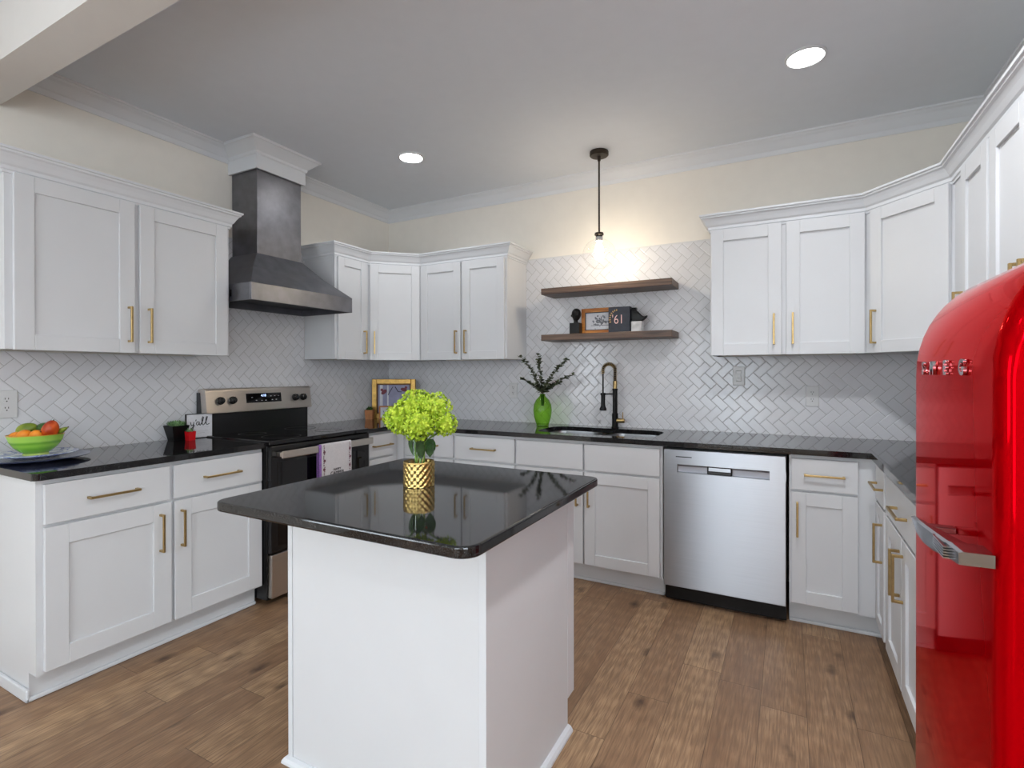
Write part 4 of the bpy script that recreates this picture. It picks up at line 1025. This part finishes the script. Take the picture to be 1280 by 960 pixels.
simple('glass', lambda b: lathe(b, [(0.048, 0.004), (0.0500, 0.008), (0.0515, 0.090), (0.0520, 0.185), (0.0520, 0.187)], 0, 0, 0, 40, True, False), 'glass', e, smooth=True)
heads = [(-0.058, -0.005, 0.232, 0.056, 'lower left head of the lime flower bunch'), (-0.010, 0.020, 0.268, 0.060, 'top middle head of the lime flower bunch'),
         (0.048, 0.010, 0.262, 0.058, 'top right head of the lime flower bunch'), (0.092, -0.020, 0.212, 0.038, 'small drooping right head of the lime flower bunch'),
         (0.005, -0.045, 0.215, 0.056, 'front lower head of the lime flower bunch')]
# heads are laid out across the camera's view of the vase: local axes rotated by the camera yaw
for hi_, (hx_, hy_, hz_, hr, lb) in enumerate(heads):
    ca, sa = math.cos(0.49), math.sin(0.49)
    wx, wy = hx_*ca-hy_*sa, hx_*sa+hy_*ca
    e = empty('hydrangea_stem', lb, 'flower', VX+wx, VY+wy, 0.912+hz_, 0, 'lime green flower heads in the gold vase')
    rnd = random.Random(40+hi_)
    def fh(b):
        ng = int(170*(hr/0.056)**2); ga = PI*(3-math.sqrt(5))
        for k in range(ng):
            zz_ = 1-2*(k+0.5)/ng; rr = math.sqrt(1-zz_*zz_)
            d_ = Vector((rr*math.cos(ga*k), rr*math.sin(ga*k), zz_)); d_ = (d_+Vector((rnd.uniform(-.12,.12), rnd.uniform(-.12,.12), rnd.uniform(-.12,.12)))).normalized()
            lump = 1+0.10*noise.noise(d_*3+Vector((hi_, 0, 0)))
            c_ = Vector((d_.x*hr*1.04, d_.y*hr*1.04, d_.z*hr*0.92))*(rnd.uniform(0.86, 1.04)*lump)
            t1 = d_.orthogonal().normalized(); t2 = d_.cross(t1); a0 = rnd.random()*PI; S_ = rnd.uniform(0.0085, 0.0125)
            for q in range(4):
                a = a0+q*PI/2; dd = t1*math.cos(a)+t2*math.sin(a)+d_*rnd.uniform(0.1, 0.7); pp = t1*math.cos(a+PI/2)+t2*math.sin(a+PI/2)
                v0 = b.verts.new(c_); v1 = b.verts.new(c_+dd*S_*0.6+pp*S_*0.42); v2 = b.verts.new(c_+dd*S_*1.05+d_*0.001); v3 = b.verts.new(c_+dd*S_*0.6-pp*S_*0.42)
                b.faces.new((v0, v3, v2, v1))
        ellipsoid(b, (0, 0, 0), hr*0.78, hr*0.78, hr*0.70, u=12, v=8)
    simple('flower_head', fh, 'floret', e)
    tgt = Vector((VX+rnd.uniform(-0.025, 0.025), VY+rnd.uniform(-0.025, 0.025), 0.925)); mid = Vector((VX+wx*0.22, VY+wy*0.22, 1.06))
    hp = Vector((VX+wx, VY+wy, 0.912+hz_-hr*0.6))
    cr = [tgt.lerp(mid, t/4) for t in range(4)]+[mid, mid.lerp(hp, 0.35)+Vector((0, 0, 0.006)), mid.lerp(hp, 0.7)+Vector((0, 0, 0.006)), hp]
    simple('stem', lambda b: tube(b, cr, 0.0032, 7), 'stem', e, world=True, smooth=True)
    def lv(b):
        for q in range(2):
            a = rnd.random()*2*PI; leaf_quad(b, mid.lerp(hp, 0.3+0.3*q), Vector((math.cos(a)*0.4, math.sin(a)*0.4, 0.5 if q else -0.8)), Vector((0, 0, 1)), 0.065, 0.040, 0.25, 5)
    simple('leaf', lv, 'leaf', e, world=True, smooth=True)
# green bottle vase with eucalyptus
GX, GY = -1.571, 3.420
e = empty('green_vase', 'green glass bottle vase standing left of the sink', 'vase', GX, GY, 0.912)
gv = [(0.040, 0.0), (0.046, 0.004), (0.044, 0.012), (0.050, 0.03), (0.062, 0.07), (0.067, 0.115), (0.063, 0.155), (0.048, 0.190), (0.027, 0.212), (0.019, 0.222), (0.021, 0.234)]
def gvase(b):
    vs = lathe(b, gv, 0, 0, 0, 32, True, False)
simple('glass_body', gvase, 'green_glass', e, smooth=True)
simple('neck_foliage', lambda b: lathe(b, [(0.010, 0.15), (0.012, 0.20), (0.014, 0.235)], 0, 0, 0, 10), 'leaf', e)
sprigs = [((650, 446), 'tall left eucalyptus sprig in the green vase'), ((672, 440), 'upright middle eucalyptus sprig in the green vase'), ((654, 476), 'short low left eucalyptus sprig in the green vase'),
          ((712, 450), 'tall right eucalyptus sprig in the green vase'), ((719, 469), 'right eucalyptus sprig reaching lowest outward in the green vase'), ((703, 481), 'short low right eucalyptus sprig in the green vase')]
tips = [(-0.190, -0.01, 0.512), (-0.040, 0.01, 0.525), (-0.172, -0.05, 0.345), (0.200, 0.0, 0.485), (0.245, -0.04, 0.375), (0.140, -0.06, 0.318)]
for k, (tp, (_, lb)) in enumerate(zip(tips, sprigs)):
    rnd = random.Random(90+k)
    e = empty('eucalyptus_sprig', lb, 'plant', GX, GY, 0.912+0.235, 0, 'eucalyptus sprigs in the green vase')
    ca, sa = math.cos(0.49), math.sin(0.49)
    a_ = Vector((rnd.uniform(-.006, .006), rnd.uniform(-.006, .006), -0.08)); b0 = Vector((0, 0, 0.0)); tpv = Vector((tp[0]*ca-tp[1]*sa, tp[0]*sa*0.35+tp[1]*ca, tp[2]-0.235))
    pts = [a_, b0]
    ctl = Vector((tpv.x*0.30, tpv.y*0.3, tpv.z*0.55))
    for i in range(1, 13): t = i/12; pts.append(b0*(1-t)**2+ctl*2*t*(1-t)+tpv*t*t)
    simple('stem', lambda b: tube(b, pts, 0.0022, 6, rads=[0.003]*2+[0.0026-0.0016*i/12 for i in range(12)]), 'euc_stem', e, smooth=True)
    def lvs(b):
        for i in range(3, len(pts)):
            for q in range(9):
                a = rnd.random()*2*PI; p = Vector(pts[i]).lerp(Vector(pts[i-1]), rnd.random())
                d_ = Vector((math.cos(a), math.sin(a)*0.7, rnd.uniform(-0.1, 0.8)))
                leaf_quad(b, p, d_, Vector((rnd.uniform(-.5,.5), rnd.uniform(-.5,.5), 1)), rnd.uniform(0.022, 0.034), rnd.uniform(0.018, 0.026), 0.2, 3)
    simple('leaves', lvs, 'euc', e)

# ------------------------------------------------------------------ fruit bowl and plates
BX, BY = -2.975, 1.050
bm = B(); lathe(bm, [(0.11, 0.0), (0.12, 0.004), (0.185, 0.014), (0.190, 0.018), (0.183, 0.018), (0.12, 0.009), (0.001, 0.008)], 0, 0, 0, 48, True, False)
o = obj('platter', bm, 'platter_blue', smooth=True, label='wide blue ceramic platter lowest under the fruit bowl', cat='plate'); o.location = (BX, BY, 0.912)
bm = B(); lathe(bm, [(0.085, 0.0), (0.09, 0.003), (0.148, 0.016), (0.151, 0.020), (0.146, 0.021), (0.088, 0.008), (0.001, 0.007)], 0, 0, 0, 48, True, False)
o = obj('dinner_plate', bm, 'plate_pattern', smooth=True, label='blue and white patterned plate directly under the green fruit bowl', cat='plate'); o.location = (BX-0.005, BY, 0.9265)
BZ = 0.9370
SC = 0.84
bm = B(); lathe(bm, [(r_*SC, z_*0.97) for r_, z_ in [(0.050, 0.0), (0.055, 0.0), (0.052, 0.008), (0.066, 0.016), (0.090, 0.036), (0.108, 0.062), (0.119, 0.094), (0.1155, 0.094), (0.104, 0.064), (0.086, 0.040), (0.062, 0.021), (0.001, 0.017)]], 0, 0, 0, 48, True, False)
o = obj('fruit_bowl', bm, 'bowl', smooth=True, label='lime green glazed bowl full of fruit at the left edge', cat='bowl'); o.location = (BX-0.005, BY, BZ)
ca, sa = math.cos(0.49), math.sin(0.49)
def fruit(name, label, mt, lx, ly, z, rx, ry, rz, rot=(0, 0, 0), taper=0.0, stemc=True):
    lx, ly, rx, ry, rz = lx*0.84, ly*0.84, rx*0.90, ry*0.90, rz*0.90
    wx, wy = lx*ca-ly*sa, lx*sa+ly*ca
    e = empty(name, label, 'fruit', BX+wx, BY+wy, z, 0, 'fruit in the green bowl')
    mr = Matrix.Rotation(0.49, 4, 'Z') @ Matrix.Rotation(rot[1], 4, 'Y') @ Matrix.Rotation(rot[0], 4, 'X')
    simple('flesh', lambda b: ellipsoid(b, (0, 0, 0), rx, ry, rz, mr, 28, 20, taper), mt, e, smooth=True)
    simple('stem_scar', lambda b: tube(b, [mr @ Vector((0, 0, rz*0.96)), mr @ Vector((0, 0, rz*1.10))], 0.003, 6), 'euc_stem', e)
fruit('green_mango', 'large green mango at the back left of the bowl', 'mango', -0.062, 0.015, 1.046, 0.034, 0.034, 0.050, (0, 1.25, 0), 0.12)
fruit('avocado', 'dark green fruit between the mangoes at the back of the bowl', 'avocado', 0.010, 0.040, 1.048, 0.031, 0.031, 0.040, (0, 1.4, 0), 0.1)
fruit('orange', 'orange fruit lowest at the left rim of the bowl', 'orange', -0.078, -0.030, 1.018, 0.025, 0.025, 0.033, (0, 1.5, 0))
fruit('orange', 'orange fruit in the front middle of the bowl', 'orange', -0.022, -0.045, 1.026, 0.027, 0.027, 0.034, (0, 1.3, 0))
fruit('orange', 'orange fruit touching the red mango at the front right', 'orange', 0.036, -0.040, 1.026, 0.026, 0.026, 0.028, (0, 0.9, 0))
fruit('red_mango', 'red mango propped upright at the right of the bowl', 'redfruit', 0.080, -0.005, 1.050, 0.034, 0.034, 0.046, (0, 0.35, 0), 0.1)
fruit('green_pepper', 'small green pointed fruit sticking out behind the red mango', 'mango', 0.112, 0.028, 1.042, 0.013, 0.013, 0.034, (0, 1.1, 0), 0.4)

# ------------------------------------------------------------------ little things left of the range
# black planter with succulent
e = empty('potted_succulent', 'green succulent in a tall square black planter left of the sign', 'plant', -3.135, 1.742, 0.912)
def taperpot(b, w0, w1, h, t=0.004):
    A = [b.verts.new((sx*w0/2, sy*w0/2, 0)) for sx, sy in ((-1,-1),(1,-1),(1,1),(-1,1))]; C = [b.verts.new((sx*w1/2, sy*w1/2, h)) for sx, sy in ((-1,-1),(1,-1),(1,1),(-1,1))]
    D = [b.verts.new((sx*(w1/2-t), sy*(w1/2-t), h)) for sx, sy in ((-1,-1),(1,-1),(1,1),(-1,1))]; E_ = [b.verts.new((sx*(w1/2-t), sy*(w1/2-t), h-0.012)) for sx, sy in ((-1,-1),(1,-1),(1,1),(-1,1))]
    b.faces.new(A[::-1]); b.faces.new(E_)
    for P_, Q_ in ((A, C), (C, D), (D, E_)):
        for i in range(4): b.faces.new((P_[i], P_[(i+1)%4], Q_[(i+1)%4], Q_[i]))
simple('planter', lambda b: taperpot(b, 0.062, 0.096, 0.085), 'black_matte', e)
def rosette(b, n, R, seed, z=0.078, L=0.03, W=0.014, spread=0.02):
    rnd = random.Random(seed)
    for k in range(n):
        a = rnd.random()*2*PI; el = rnd.uniform(0.15, 1.3); r0 = rnd.random()*spread
        leaf_quad(b, Vector((r0*math.cos(a), r0*math.sin(a), z+rnd.random()*0.006)), Vector((math.cos(a)*math.cos(el), math.sin(a)*math.cos(el), math.sin(el))), Vector((0, 0, 1)), L*rnd.uniform(0.7, 1.1), W, -0.2, 3)
simple('leaves', lambda b: rosette(b, 110, 0.04, 3, 0.078, 0.034, 0.015, 0.035), 'succulent', e)
e = empty('potted_succulent', 'tiny green succulent in a red cube pot before the white sign', 'plant', -3.055, 1.775, 0.912)
simple('pot', lambda b: taperpot(b, 0.036, 0.042, 0.052, 0.003), 'redpot', e, label='red glazed pot')
simple('leaves', lambda b: rosette(b, 40, 0.02, 8, 0.042, 0.024, 0.010, 0.014), 'succulent', e)
# y'all sign
e = empty('word_sign', "white box sign with black script word y'all beside the range", 'sign', -3.110, 1.862, 0.912, PI/2-0.16)
simple('board', lambda b: box(b, -0.070, 0.070, 0.0, 0.018, 0.004, 0.142, 0.001), 'paper', e)
simple('edge_band', lambda b: (box(b, -0.073, -0.070, -0.001, 0.019, 0.0, 0.145), box(b, 0.070, 0.072, -0.001, 0.019, 0, 0.145), box(b, -0.073, 0.072, -0.001, 0.019, 0, 0.004), box(b, -0.073, 0.072, -0.001, 0.019, 0.142, 0.145)), 'black_matte', e)
def yall(b):
    S = []
    S.append([(-0.050, 0.098), (-0.047, 0.082), (-0.042, 0.076), (-0.036, 0.082), (-0.033, 0.098), (-0.034, 0.075), (-0.038, 0.055), (-0.046, 0.050), (-0.045, 0.060), (-0.028, 0.078)])   # y
    S.append([(-0.019, 0.112), (-0.022, 0.102)])                                                                                                                                     # '
    S.append([(-0.004, 0.096), (-0.014, 0.097), (-0.019, 0.086), (-0.014, 0.077), (-0.006, 0.082), (-0.002, 0.097), (-0.002, 0.079), (0.004, 0.077)])                                 # a
    S.append([(0.004, 0.077), (0.016, 0.100), (0.022, 0.125), (0.016, 0.128), (0.012, 0.110), (0.014, 0.082), (0.020, 0.076), (0.026, 0.082)])                                       # l
    S.append([(0.026, 0.082), (0.037, 0.102), (0.044, 0.126), (0.038, 0.128), (0.034, 0.108), (0.036, 0.083), (0.043, 0.077), (0.054, 0.084)])                                       # l
    strokes(b, S, -0.0005, 0.0024)
simple('lettering', yall, 'ink', e)
simple('small_print', lambda b: [box(b, x, x+w_, -0.0006, 0.0002, z, z+0.0018) for x, w_, z in ((-0.005, 0.058, 0.064), (-0.012, 0.060, 0.040), (-0.012, 0.04, 0.030))] and None, 'marble', e)

# ------------------------------------------------------------------ corner: gilt picture, small frame, terracotta pot
e = empty('gilt_picture', 'gold framed picture of red birds standing in the left corner', 'picture frame', -2.985, 3.452, 0.912, 0.49)
simple('frame', lambda b: ring(b, 0.372, 0.335, 0.040, -0.014, 0.012, 0.003), 'gilt', e)
simple('inner_frame', lambda b: [box(b, *q, 0.001) for q in ((-0.147, 0.147, -0.012, 0.006, 0.039, 0.050), (-0.147, 0.147, -0.012, 0.006, 0.285, 0.296), (-0.147, -0.136, -0.012, 0.006, 0.050, 0.285), (0.136, 0.147, -0.012, 0.006, 0.050, 0.285))] and None, 'gilt_dark', e)
pc = simple('painting', lambda b: box(b, -0.137, 0.137, -0.002, 0.006, 0.049, 0.286), noisy(mat('painted_sky', (150,150,176), 0.7), 14, 0.12), e)
simple('birch_trunk', lambda b: (box(b, -0.120, -0.096, -0.003, -0.001, 0.049, 0.286), box(b, -0.058, -0.046, -0.003, -0.001, 0.049, 0.286)), 'paper', pc)
def birds(b):
    for cx_, cz_, s_, rot_ in ((-0.085, 0.225, 1.0, 0.7), (0.085, 0.245, 1.0, -0.3)):
        lathe(b, [(0.020*s_, 0), (0.020*s_, 0.0012)], 0, 0, 0, 16, mtx=Matrix.Translation((cx_, -0.003, cz_)) @ Matrix.Rotation(PI/2, 4, 'X') @ Matrix.Rotation(rot_, 4, 'Z') @ Matrix.Diagonal((1.4, 0.8, 1, 1)))
        lathe(b, [(0.012*s_, 0), (0.012*s_, 0.0014)], 0, 0, 0, 12, mtx=Matrix.Translation((cx_+0.018*(1 if cx_ > 0 else -1), -0.003, cz_+0.018)) @ Matrix.Rotation(PI/2, 4, 'X'))
simple('painted_bird', birds, 'petal_red', pc)
simple('painted_branch', lambda b: (tube(b, [(-0.05, -0.003, 0.20), (-0.03, -0.003, 0.235), (-0.008, -0.003, 0.27)], 0.003, 5), tube(b, [(0.01, -0.003, 0.27), (0.035, -0.003, 0.228), (0.07, -0.003, 0.225)], 0.0035, 5)), 'branch', pc)
e = empty('small_picture', 'small wooden framed card leaning in front of the gold picture', 'picture frame', -2.985, 3.375, 0.912, 0.45)
simple('frame', lambda b: ring(b, 0.150, 0.110, 0.012, -0.008, 0.006, 0.001), 'terracotta', e)
simple('card', lambda b: box(b, -0.064, 0.064, -0.003, 0.004, 0.011, 0.099), 'paper', e)
simple('drawing', lambda b: (tube(b, [(-0.04, -0.0035, 0.07), (-0.03, -0.0035, 0.05), (-0.01, -0.0035, 0.045), (0.0, -0.0035, 0.06)], 0.003, 5), tube(b, [(0.02, -0.0035, 0.04), (0.04, -0.0035, 0.06)], 0.003, 5)), mat('blue_grey_ink', (110,116,150), 0.6), e)
e = empty('potted_succulent', 'small dark succulent in a square tan pot in the left corner', 'plant', -3.110, 3.290, 0.912, 0.49)
simple('pot', lambda b: taperpot(b, 0.056, 0.066, 0.078), 'terracotta', e)
simple('leaves', lambda b: rosette(b, 50, 0.03, 12, 0.07, 0.034, 0.016, 0.016), 'leaf', e)
